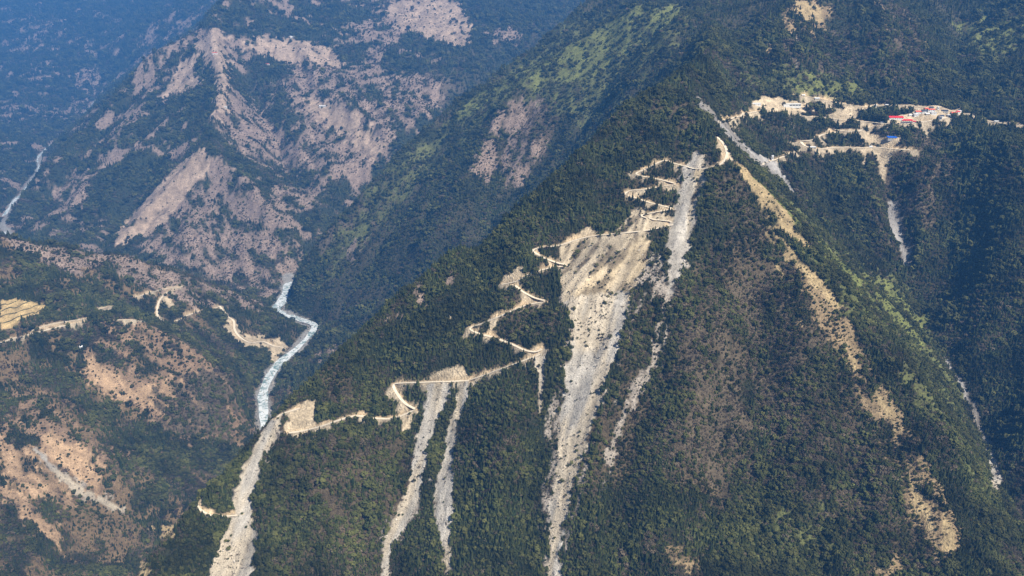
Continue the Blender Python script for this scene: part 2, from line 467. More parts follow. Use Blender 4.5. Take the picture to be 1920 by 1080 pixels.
# ------------------------------------------------------------------ what covers the slopes
ROADS = [
    ("dirt_road", 7.0, [(1345, 257), (1358, 272), (1363, 290), (1352, 308), (1328, 315), (1305, 317), (1285, 312), (1262, 306), (1247, 301), (1232, 306), (1212, 317), (1193, 326), (1215, 333), (1242, 338), (1268, 345)]),
    ("dirt_road", 6.5, [(1268, 346), (1240, 350), (1205, 356), (1183, 357), (1173, 364), (1188, 370), (1215, 379), (1252, 389), (1258, 392), (1230, 398), (1202, 404), (1222, 411), (1262, 416)]),
    ("dirt_road", 7.5, [(1262, 421), (1222, 431), (1180, 436), (1140, 440), (1110, 443), (1080, 450), (1050, 460), (1001, 468), (1015, 481), (1040, 492), (1062, 497)]),
    ("dirt_road", 7.0, [(1062, 499), (1025, 504), (995, 513), (970, 527), (940, 535), (962, 533), (980, 547), (1002, 559), (1022, 564)]),
    ("dirt_road", 7.5, [(1022, 566), (985, 573), (942, 591), (905, 607), (882, 616), (898, 626), (925, 633), (960, 646), (985, 657), (1005, 660), (1016, 654)]),
    ("dirt_road", 6.0, [(1016, 664), (985, 675), (950, 688), (915, 701), (880, 714)]),
    ("dirt_road", 7.5, [(880, 714), (830, 716), (790, 717), (752, 719), (738, 722), (745, 739), (760, 757), (778, 767)]),
    ("dirt_road", 7.5, [(778, 768), (760, 777), (735, 785), (705, 785), (668, 780), (635, 788), (595, 802), (565, 809), (540, 812)]),
    ("dirt_road", 7.0, [(562, 766), (545, 771), (530, 776), (518, 784)]),
    ("mountain_track", 5.0, [(370, 946), (376, 956), (398, 967), (430, 968), (462, 964)]),
    ("village_road", 9.0, [(1345, 232), (1362, 225), (1382, 219), (1400, 213), (1420, 209)]),
    ("village_road", 10.0, [(1478, 216), (1510, 218), (1560, 222), (1600, 226), (1645, 231), (1690, 232), (1735, 228), (1770, 222), (1802, 214)]),
    ("village_road", 8.0, [(1645, 233), (1620, 243), (1590, 247), (1560, 242)]),
    ("village_road", 8.0, [(1500, 265), (1525, 262), (1545, 252), (1580, 247)]),
    ("village_road", 9.0, [(1502, 266), (1512, 275), (1540, 279), (1600, 276), (1650, 278), (1708, 281)]),
    ("village_road", 8.0, [(1490, 178), (1520, 183), (1550, 188), (1580, 195), (1620, 200), (1680, 198), (1730, 201), (1765, 206), (1802, 212)]),
    ("village_road", 8.0, [(1840, 226), (1865, 229), (1890, 233), (1925, 237)]),
    ("village_road", 6.0, [(1430, 310), (1450, 301), (1468, 294), (1483, 286)]),
    ("valley_road", 7.0, [(0, 643), (25, 636), (55, 627), (80, 621), (120, 611), (160, 603)]),
    ("valley_road", 5.0, [(60, 620), (100, 607), (160, 598)]),
    ("valley_road", 5.0, [(218, 600), (242, 600), (266, 601)]),
    ("valley_road", 7.0, [(345, 536), (325, 543), (308, 553), (297, 568), (295, 588), (300, 600), (312, 606)]),
    ("valley_road", 6.0, [(330, 602), (352, 592), (372, 584), (395, 581), (412, 575)]),
    ("valley_road", 8.0, [(412, 574), (425, 592), (438, 602), (440, 618), (450, 632), (470, 643), (492, 640), (512, 648), (532, 652)]),
    ("valley_road", 5.0, [(255, 557), (280, 549), (305, 543), (330, 537)]),
]
# kind, noise amplitude (m) on the outline, polygon in photo pixels
AREAS = [
    # dark woods just under the crest of the spur
    ('woods', 22, [(500, 790), (600, 705), (700, 610), (850, 490), (1000, 385), (1100, 290), (1180, 200), (1275, 132), (1300, 175), (1310, 240), (1270, 290), (1180, 320), (1150, 380), (1080, 420), (990, 455), (930, 510), (870, 600), (780, 680), (700, 730), (600, 740)]),
    ('woods', 14, [(1330, 330), (1400, 440), (1380, 520), (1310, 560), (1260, 620), (1215, 720), (1190, 700), (1240, 620), (1275, 540), (1300, 460), (1315, 380)]),
    ('woods', 14, [(880, 740), (1010, 700), (1040, 760), (1030, 900), (1020, 1080), (870, 1080), (860, 960)]),
    ('woods', 12, [(500, 800), (455, 860), (430, 920), (330, 1000), (250, 1080), (380, 1080), (420, 1000), (460, 900)]),
    ('woods', 14, [(1080, 1000), (1110, 900), (1150, 800), (1230, 800), (1250, 900), (1300, 1000), (1240, 1080), (1080, 1080)]),
    # bare reddish slopes of the far mountain
    ('pinkbright', 10, [(382, 278), (402, 300), (395, 320), (350, 365), (320, 405), (285, 440), (240, 448), (210, 465), (225, 430), (255, 395), (300, 345), (335, 305)]),
    ('pinkscrub', 30, [(400, 290), (450, 330), (500, 375), (540, 420), (568, 470), (545, 540), (500, 560), (430, 535), (335, 500), (245, 465), (290, 440), (335, 395), (380, 340)]),
    ('pinkbright', 35, [(398, 50), (425, 60), (428, 130), (426, 190), (400, 240), (410, 180), (400, 130), (360, 90)]),
    ('pinkbright', 25, [(300, 182), (318, 155), (340, 118), (368, 108), (365, 140), (395, 145), (380, 160), (330, 178)]),
    ('pinkbright', 30, [(452, 85), (480, 68), (535, 72), (590, 80), (625, 95), (650, 125), (630, 135), (590, 118), (545, 120), (500, 105)]),
    ('pinkscrub', 40, [(545, 118), (640, 125), (690, 170), (735, 235), (745, 270), (700, 320), (650, 335), (600, 300), (560, 240), (530, 165)]),
    ('pinkbright', 35, [(570, 185), (640, 195), (680, 225), (720, 280), (700, 300), (640, 250), (590, 215)]),
    ('pinkbright', 30, [(735, 0), (860, 0), (885, 45), (880, 85), (840, 85), (790, 65), (740, 55), (722, 25)]),
    ('pinkscrub', 30, [(645, 45), (725, 30), (745, 60), (720, 110), (690, 140), (680, 110), (700, 80), (650, 55)]),
    ('pinkscrub', 30, [(715, 150), (760, 130), (825, 155), (830, 185), (795, 215), (770, 245), (735, 235), (715, 200)]),
    ('pinkscrub', 40, [(420, 210), (470, 195), (520, 240), (590, 290), (640, 330), (600, 345), (540, 315), (470, 290), (420, 255)]),
    ('pinkscrub', 30, [(505, 350), (575, 355), (592, 385), (560, 405), (520, 385)]),
    ('pinkscrub', 30, [(120, 330), (160, 310), (172, 345), (160, 385), (125, 395), (95, 370), (110, 345)]),
    ('pinkscrub', 25, [(190, 265), (250, 208), (300, 185), (280, 215), (240, 235), (205, 270)]),
    ('pinkscrub', 25, [(250, 110), (300, 85), (390, 55), (398, 62), (320, 110), (270, 135)]),
    ('pinkscrub', 40, [(130, 140), (180, 125), (185, 160), (145, 165)]),
    ('pinkscrub', 40, [(910, 60), (960, 45), (980, 75), (940, 85)]),
    ('pinkscrub', 25, [(130, 190), (170, 180), (180, 205), (150, 215)]),
    # bare slopes of the low hill
    ('pinkscrub', 18, [(0, 444), (130, 470), (200, 472), (300, 502), (430, 546), (505, 572), (490, 582), (420, 575), (350, 570), (290, 540), (210, 520), (120, 515), (50, 475), (0, 452)]),
    ('redscrub', 20, [(148, 640), (200, 605), (268, 602), (335, 640), (432, 692), (448, 735), (465, 760), (440, 815), (410, 835), (370, 825), (300, 800), (240, 752), (150, 715)]),
    ('redtan', 15, [(150, 655), (190, 680), (240, 720), (300, 730), (330, 700), (360, 720), (300, 760), (230, 750), (160, 720)]),
    ('brown', 18, [(285, 740), (350, 700), (420, 690), (460, 740), (430, 810), (370, 830), (300, 800)]),
    ('redscrub', 18, [(0, 742), (95, 742), (118, 790), (185, 832), (250, 852), (258, 880), (200, 885), (188, 925), (150, 912), (110, 880), (60, 832), (0, 795)]),
    ('redtan', 15, [(0, 805), (45, 835), (80, 865), (110, 905), (150, 945), (120, 955), (70, 930), (0, 885)]),
    ('redtan', 12, [(60, 820), (110, 815), (170, 850), (190, 880), (185, 925), (150, 912), (100, 862)]),
    ('redtan', 10, [(0, 905), (30, 915), (75, 960), (110, 1000), (135, 1055), (120, 1040), (75, 1000), (20, 950), (0, 935)]),
    ('field', 5, [(0, 563), (35, 560), (62, 566), (86, 574), (70, 590), (35, 600), (30, 612), (0, 618)]),
    ('pale', 8, [(175, 582), (195, 573), (218, 574), (210, 584), (190, 590)]),
    ('pale', 8, [(308, 555), (318, 556), (332, 575), (322, 580), (305, 570)]),
    ('pale', 9, [(425, 590), (445, 600), (452, 625), (478, 632), (492, 622), (502, 640), (530, 632), (538, 652), (528, 668), (510, 655), (480, 652), (452, 645), (435, 630), (420, 612)]),
    ('pale', 8, [(508, 655), (520, 660), (528, 685), (515, 690)]),
    # second ridge
    ('pinkscrub', 25, [(940, 200), (1000, 178), (1035, 205), (1030, 260), (1005, 310), (975, 355), (900, 345), (880, 310), (905, 270), (925, 230)]),
    ('brown', 25, [(985, 195), (1035, 200), (1035, 255), (1010, 300), (990, 260)]),
    ('meadow', 30, [(700, 350), (850, 215), (1000, 110), (1100, 20), (1300, 0), (1290, 60), (1240, 110), (1180, 170), (1110, 230), (1040, 210), (1000, 175), (940, 195), (880, 250), (780, 350), (700, 440), (620, 520), (610, 470)]),
    ('meadow', 25, [(1380, 110), (1450, 120), (1640, 165), (1700, 175), (1640, 185), (1500, 178), (1400, 150)]),
    ('meadow', 25, [(1420, 320), (1560, 450), (1700, 540), (1770, 660), (1850, 830), (1900, 980), (1860, 960), (1760, 800), (1680, 680), (1580, 560), (1480, 430)]),
    ('grass', 25, [(955, 155), (1050, 95), (1140, 45), (1195, 20), (1185, 75), (1125, 130), (1060, 162), (1030, 180), (990, 175)]),
    ('grass', 20, [(850, 215), (900, 175), (960, 140), (1000, 115), (1040, 105), (960, 165), (900, 200), (860, 228)]),
    ('grass', 20, [(1060, 95), (1200, 20), (1280, 10), (1250, 60), (1180, 100), (1100, 130)]),
    ('pinkscrub', 20, [(650, 460), (680, 440), (670, 480), (655, 500)]), ('pinkscrub', 20, [(775, 545), (800, 535), (790, 560)]),
    ('pinkscrub', 18, [(590, 660), (640, 640), (620, 680), (600, 690)]), ('pinkscrub', 14, [(715, 590), (735, 580), (732, 605), (720, 610)]),
    ('pinkscrub', 14, [(835, 510), (860, 500), (865, 520), (845, 530)]),
    # forest-free scrub of the spur
    ('scrub', 20, [(1270, 560), (1330, 470), (1440, 440), (1540, 540), (1650, 700), (1740, 880), (1780, 1080), (1600, 1080), (1560, 950), (1450, 900), (1330, 960), (1240, 900), (1230, 760), (1260, 660)]),
    ('scrub', 20, [(640, 830), (740, 800), (780, 860), (740, 1000), (700, 1080), (500, 1080), (510, 960), (560, 880)]),
    ('scrub', 18, [(1110, 780), (1180, 680), (1240, 720), (1200, 860), (1120, 960), (1090, 900)]),
    ('brown', 25, [(1330, 560), (1420, 470), (1500, 540), (1560, 620), (1600, 700), (1640, 800), (1690, 900), (1700, 980), (1600, 980), (1500, 920), (1400, 900), (1330, 880), (1280, 860), (1270, 800), (1290, 700), (1290, 620)]),
    ('scrub', 18, [(1180, 500), (1240, 480), (1260, 560), (1240, 640), (1200, 720), (1165, 760), (1150, 720), (1180, 640), (1190, 560)]),
    ('scrub', 15, [(590, 705), (655, 690), (680, 730), (640, 765), (600, 745)]),
    ('scrub', 25, [(520, 830), (640, 815), (740, 850), (760, 900), (700, 980), (600, 960), (520, 900)]),
    ('brown', 12, [(1320, 345), (1372, 318), (1420, 395), (1440, 460), (1400, 440), (1350, 400)]),
    ('scrub', 20, [(1165, 240), (1230, 190), (1290, 170), (1310, 240), (1260, 280), (1200, 290)]),
    ('scrub', 15, [(930, 560), (1030, 560), (1060, 640), (1000, 640), (930, 610)]),
    ('scrub', 15, [(890, 850), (930, 820), (980, 860), (960, 900), (910, 890)]),
    ('grass', 14, [(1395, 315), (1480, 385), (1560, 470), (1600, 520), (1540, 490), (1500, 440), (1470, 395), (1420, 345)]),
    ('grass', 16, [(1560, 485), (1640, 510), (1700, 560), (1745, 625), (1720, 650), (1650, 610), (1600, 560)]),
    ('meadow', 20, [(1420, 965), (1540, 940), (1570, 1010), (1520, 1070), (1420, 1060)]),
    ('brown', 14, [(1600, 700), (1650, 760), (1700, 830), (1720, 900), (1650, 870)]),
    ('tanscrub', 12, [(1470, 495), (1500, 500), (1590, 600), (1640, 690), (1700, 800), (1760, 900), (1800, 1000), (1790, 1060), (1740, 1000), (1690, 900), (1640, 790), (1590, 690), (1530, 590)]),
    ('debris', 8, [(1246, 530), (1266, 530), (1262, 600), (1248, 650), (1222, 700), (1196, 765), (1170, 785), (1150, 860), (1130, 930), (1120, 925), (1140, 840), (1165, 760), (1195, 690), (1228, 640), (1240, 590)]),
    ('debris', 8, [(1030, 740), (1062, 720), (1055, 800), (1045, 880), (1030, 960), (1018, 1060), (1008, 1060), (1020, 960), (1025, 860)]),
    ('debris', 6, [(1085, 900), (1100, 860), (1105, 880), (1080, 970), (1062, 1040), (1058, 1000)]),
    ('debris', 6, [(1150, 480), (1240, 470), (1250, 540), (1190, 600), (1170, 660), (1160, 640), (1185, 560)]),
    # tan crest
    ('tan', 5, [(1371, 302), (1392, 312), (1425, 343), (1463, 382), (1492, 418), (1504, 448), (1532, 474), (1510, 468), (1480, 442), (1452, 428), (1432, 405), (1415, 368), (1388, 332)]),
    ('tan', 5, [(1423, 424), (1444, 424), (1468, 448), (1490, 478), (1530, 515), (1583, 577), (1575, 588), (1540, 552), (1500, 512), (1470, 488), (1438, 448)]),
    ('tan', 5, [(1452, 498), (1462, 500), (1474, 524), (1466, 526)]),
    ('tan', 6, [(1585, 655), (1598, 665), (1612, 695), (1606, 700)]), ('tan', 6, [(1625, 690), (1638, 700), (1662, 745), (1692, 812), (1684, 816), (1650, 760)]),
    ('tanscrub', 12, [(1655, 850), (1680, 845), (1705, 880), (1740, 925), (1765, 935), (1780, 950), (1800, 1010), (1795, 1060), (1745, 1060), (1735, 1010), (1700, 960), (1670, 905)]),
    ('tan', 6, [(1700, 880), (1735, 930), (1755, 990), (1745, 1000), (1715, 950)]), ('tan', 6, [(1768, 960), (1790, 1000), (1788, 1050), (1770, 1040)]),
    ('tanscrub', 10, [(1250, 1030), (1310, 1030), (1330, 1075), (1260, 1080)]), ('tan', 8, [(1490, 590), (1508, 600), (1500, 625)]),
    ('tanscrub', 10, [(1640, 1050), (1690, 1050), (1700, 1080), (1650, 1080)]),
    ('tan', 8, [(280, 985), (295, 985), (288, 1000)]), ('tan', 8, [(310, 985), (325, 990), (322, 1015), (308, 1010)]), ('tan', 8, [(260, 1060), (275, 1045), (275, 1080), (255, 1080)]),
    # mountain behind the hamlet
    ('tanscrub', 14, [(1468, 25), (1500, 0), (1558, 0), (1558, 55), (1540, 60), (1545, 70), (1500, 60), (1500, 95), (1485, 95), (1475, 55)]),
    ('tan', 9, [(1478, 20), (1505, 5), (1540, 10), (1552, 45), (1520, 40), (1500, 35)]),
    ('tanscrub', 14, [(1640, 0), (1665, 5), (1662, 40), (1680, 55), (1665, 62), (1650, 30)]), ('tanscrub', 12, [(1700, 30), (1722, 45), (1745, 95), (1752, 125), (1740, 120), (1722, 80)]), ('debris', 10, [(1480, 60), (1505, 60), (1500, 130), (1490, 130)]),
    ('tan', 8, [(1437, 88), (1450, 88), (1450, 106), (1440, 104)]),
    ('brown', 25, [(1450, 90), (1550, 60), (1640, 50), (1700, 60), (1740, 105), (1745, 150), (1640, 160), (1550, 145), (1470, 130)]),
    ('brown', 20, [(1640, 0), (1700, 10), (1735, 60), (1750, 110), (1730, 120), (1690, 50)]),
    ('grass', 16, [(1470, 138), (1540, 138), (1620, 158), (1610, 178), (1560, 176), (1500, 165)]),
    ('grass', 25, [(1780, 40), (1900, 35), (1920, 60), (1920, 100), (1840, 110)]),
    ('brown', 20, [(1700, 260), (1790, 260), (1800, 350), (1760, 430), (1700, 400), (1640, 330)]),
    ('brown', 20, [(1620, 350), (1700, 350), (1720, 480), (1690, 500), (1640, 430)]),
    ('scrub', 10, [(1625, 235), (1660, 240), (1690, 250), (1660, 258), (1640, 248)]),
    # yards and cuttings of the hamlet
    ('pale', 5, [(1408, 196), (1425, 181), (1445, 183), (1465, 182), (1485, 192), (1520, 195), (1520, 206), (1500, 214), (1440, 212), (1432, 205), (1412, 203)]),
    ('pale', 5, [(1486, 175), (1530, 180), (1555, 186), (1560, 196), (1580, 192), (1604, 204), (1608, 218), (1590, 228), (1560, 222), (1545, 214), (1515, 212), (1525, 205), (1545, 205), (1540, 196), (1500, 182)]),
    ('pale', 5, [(1660, 222), (1720, 206), (1745, 198), (1780, 202), (1806, 210), (1800, 218), (1770, 226), (1735, 232), (1700, 236), (1665, 232)]),
    ('pale', 4, [(1600, 197), (1700, 195), (1802, 206), (1802, 214), (1700, 204), (1600, 208)]), ('pale', 4, [(1836, 220), (1870, 225), (1928, 232), (1928, 244), (1870, 238), (1838, 232)]),
    ('pale', 4, [(1600, 222), (1668, 228), (1668, 238), (1600, 232)]), ('pale', 4, [(1345, 226), (1400, 209), (1425, 205), (1428, 213), (1400, 222), (1350, 238)]), ('pale', 4, [(1800, 210), (1845, 222), (1845, 230), (1800, 219)]),
    ('pale', 5, [(1555, 240), (1590, 239), (1630, 238), (1610, 248), (1590, 256), (1560, 250)]),
    ('pale', 5, [(1600, 252), (1635, 246), (1660, 255), (1695, 257), (1688, 266), (1668, 276), (1640, 270), (1618, 266), (1618, 256)]),
    ('pale', 5, [(1510, 277), (1560, 275), (1612, 273), (1660, 277), (1660, 290), (1640, 290), (1600, 285), (1540, 290), (1520, 284)]),
    ('pale', 5, [(1640, 285), (1662, 285), (1662, 320), (1660, 345), (1650, 330), (1648, 305)]), ('pale', 4, [(1617, 283), (1625, 283), (1623, 330), (1619, 330)]),
    ('pale', 4, [(1478, 218), (1482, 218), (1490, 240), (1487, 240)]),
    ('woods', 3, [(1528, 205), (1556, 206), (1562, 214), (1530, 213)]), ('woods', 3, [(1560, 189), (1583, 196), (1582, 207), (1564, 205)]),
    ('woods', 3, [(1605, 206), (1650, 203), (1700, 205), (1712, 210), (1670, 218), (1610, 221)]), ('woods', 3, [(1488, 183), (1530, 187), (1538, 195), (1500, 192)]),
    ('woods', 3, [(1520, 262), (1560, 257), (1612, 262), (1605, 271), (1540, 273)]), ('woods', 3, [(1480, 222), (1540, 226), (1620, 234), (1640, 238), (1560, 237), (1490, 238)]),
    ('woods', 3, [(1408, 205), (1424, 199), (1428, 208), (1412, 212)]),
    # cut banks along the mountain road
    ('pale', 5, [(530, 775), (560, 757), (590, 750), (592, 765), (588, 792), (600, 800), (560, 818), (535, 815), (528, 800), (545, 790)]),
    ('pale', 5, [(500, 790), (530, 778), (525, 800), (508, 800)]),
    ('pale', 5, [(800, 708), (835, 690), (858, 682), (878, 692), (882, 718), (800, 722), (780, 715)]),
    ('pale', 5, [(752, 768), (770, 752), (788, 748), (780, 770), (768, 805), (756, 815), (752, 790)]),
    ('pale', 5, [(1092, 425), (1104, 424), (1120, 436), (1112, 446), (1080, 455), (1082, 440)]),
    ('pale', 5, [(938, 532), (945, 518), (958, 512), (975, 500), (985, 512), (975, 525), (950, 540)]),
    ('pale', 4, [(990, 655), (1005, 648), (1018, 644), (1020, 670), (1005, 668)]), ('pale', 5, [(960, 645), (1000, 660), (980, 665), (955, 655)]),
    ('pale', 5, [(1342, 258), (1356, 270), (1368, 290), (1362, 305), (1345, 312), (1352, 290), (1345, 275)]),
    ('pale', 4, [(1318, 311), (1345, 305), (1360, 288), (1370, 292), (1354, 314), (1325, 322)]),
    ('pale', 5, [(1170, 362), (1182, 358), (1200, 366), (1192, 380), (1172, 372)]),
    ('pale', 5, [(1248, 400), (1265, 405), (1270, 418), (1240, 425), (1220, 420)]),
    ('pale', 5, [(880, 610), (890, 612), (900, 630), (885, 628)]),
    ('pale', 4, [(840, 590), (845, 590), (845, 600)]),
    ('pale', 6, [(440, 935), (460, 930), (478, 945), (478, 975), (445, 975)]),
]
SLIDES = [
    # loose rock: kind, noise amplitude, polygon
    ('scree', 6, [(1278, 320), (1300, 285), (1320, 290), (1326, 320), (1318, 350), (1305, 390), (1298, 420), (1290, 470), (1282, 500), (1268, 530), (1258, 560), (1252, 540), (1258, 500), (1248, 455), (1262, 405), (1272, 360)]),
    ('tanscree', 7, [(1048, 475), (1078, 455), (1120, 445), (1200, 438), (1222, 455), (1215, 490), (1190, 530), (1180, 570), (1075, 600), (1060, 565), (1050, 520)]),
    ('scree', 6, [(1058, 560), (1100, 550), (1180, 545), (1176, 580), (1170, 620), (1160, 660), (1142, 700), (1128, 750), (1112, 790), (1098, 840), (1085, 890), (1070, 940), (1055, 990), (1050, 1040), (1060, 1090), (1034, 1090), (1028, 1020), (1030, 960), (1040, 900), (1045, 840), (1050, 780), (1060, 720), (1068, 660), (1074, 600)]),
    ('tanscree', 5, [(1190, 385), (1215, 395), (1250, 400), (1250, 420), (1210, 440), (1150, 440), (1160, 425), (1180, 405)]),
    ('scree', 4, [(800, 722), (850, 722), (836, 760), (815, 800), (800, 850), (795, 890), (785, 930), (765, 975), (740, 1020), (727, 1090), (711, 1090), (722, 1010), (745, 960), (765, 900), (775, 850), (788, 795), (796, 755)]),
    ('scree', 4, [(862, 720), (881, 720), (869, 760), (857, 800), (849, 850), (849, 900), (851, 955), (846, 1000), (846, 1070), (838, 1085), (832, 1040), (817, 990), (812, 950), (820, 900), (832, 860), (838, 810), (850, 770)]),
    ('scree', 5, [(505, 790), (530, 782), (518, 815), (495, 855), (485, 900), (476, 940), (474, 980), (479, 1010), (472, 1090), (390, 1090), (402, 1040), (425, 990), (440, 950), (450, 890), (470, 840)]),
    ('scree', 3, [(1002, 664), (1020, 652), (1022, 700), (1017, 780), (1012, 780), (1010, 720)]),
    ('greyscree', 4, [(1298, 176), (1312, 184), (1360, 232), (1420, 290), (1452, 300), (1468, 322), (1490, 358), (1480, 360), (1450, 332), (1410, 305), (1350, 245), (1312, 205)]),
    ('greyscree', 4, [(1665, 378), (1685, 378), (1690, 420), (1705, 460), (1709, 500), (1696, 500), (1684, 460), (1670, 430), (1662, 400)]),
    ('scree', 4, [(1853, 846), (1862, 842), (1874, 870), (1882, 900), (1870, 926), (1858, 900)]),
    ('greyscree', 4, [(1768, 668), (1778, 670), (1806, 720), (1838, 780), (1858, 842), (1850, 846), (1828, 782), (1798, 722)]),
    ('scree', 4, [(62, 842), (72, 842), (112, 882), (160, 918), (238, 952), (236, 957), (175, 942), (140, 925), (98, 885)]),
    ('tanscree', 4, [(1300, 318), (1322, 320), (1315, 350), (1300, 395), (1292, 380), (1305, 345)]),
]
POLY_W = to_world_many([(p, 7.0, True) for _, _, p in AREAS + SLIDES])
ROAD_W = to_world_many([(catmull(p, 6), 100.0, False) for _, _, p in ROADS])
def runs(W):
    W = W[W[:, 1] < 12000]
    step = np.linalg.norm(np.diff(W, axis=0), axis=1)
    cut = [0] + (np.nonzero(step > 90)[0] + 1).tolist() + [len(W)]
    return [W[a:b] for a, b in zip(cut[:-1], cut[1:]) if b - a >= 7]
def longest_run(W):
    return max(runs(W), key=len)
_pairs = [(r, q) for r, W in zip(ROADS, ROAD_W) for q in runs(W)]
ROADS = [r for r, q in _pairs]; ROAD_W = [q for r, q in _pairs]
ROADS = [(n_, w_ * {'dirt_road': 0.74, 'mountain_track': 0.74, 'village_road': 0.8, 'valley_road': 0.9}[n_], p_) for n_, w_, p_ in ROADS]
def near_amp(items, Ws):
    return [(k_, a_ * (0.76 if (p_[0][0] > 480 and W[:, 1].mean() < 2900) else 1.0), p_) for (k_, a_, p_), W in zip(items, Ws)]
AREA_W = POLY_W[:len(AREAS)]; SLIDE_W = POLY_W[len(AREAS):]
AREAS = near_amp(AREAS, AREA_W); SLIDES = near_amp(SLIDES, SLIDE_W)

C_SOIL = np.array((0.060, 0.050, 0.030)); C_HUMUS = np.array((0.028, 0.032, 0.016))
PALETTE = {  # base colour, tree density factor, kind weights: conifer, broadleaf, brown scrub, light shrub
    'pinkbright': ((0.40, 0.305, 0.23), 0.14, (0, .3, .7, 0)),
    'pinkscrub': ((0.27, 0.205, 0.165), 0.70, (0, .35, .65, 0)),
    'tan': ((0.37, 0.285, 0.155), 0.14, (0, .3, .7, 0)),
    'tanscrub': ((0.255, 0.19, 0.11), 0.40, (0, .65, .25, .1)),
    'brown': ((0.105, 0.084, 0.055), 0.82, (.12, .20, .64, .04)),
    'redtan': ((0.37, 0.255, 0.155), 0.16, (0, .4, .6, 0)),
    'redscrub': ((0.24, 0.165, 0.105), 0.38, (0, .65, .25, .1)),
    'meadow': ((0.120, 0.130, 0.048), 0.50, (.02, .42, .16, .40)),
    'debris': ((0.30, 0.265, 0.225), 0.35, (.1, .3, .6, 0)),
    'woods': ((0.022, 0.028, 0.014), 1.0, (.62, .33, .04, .01)),
    'scrub': ((0.095, 0.074, 0.045), 0.80, (.22, .30, .45, .03)),
    'grass': ((0.150, 0.165, 0.052), 0.36, (0, .35, .10, .55)),
    'greyscree': ((0.34, 0.325, 0.31), 0.03, (0, .5, .5, 0)),
    'field': ((0.50, 0.37, 0.18), 0.0, (0, 1, 0, 0)),
    'pale': ((0.50, 0.41, 0.285), 0.03, (0, .5, .5, 0)),
    'scree': ((0.455, 0.425, 0.375), 0.01, (0, .5, .5, 0)),
    'tanscree': ((0.55, 0.45, 0.30), 0.02, (0, .5, .5, 0)),
}

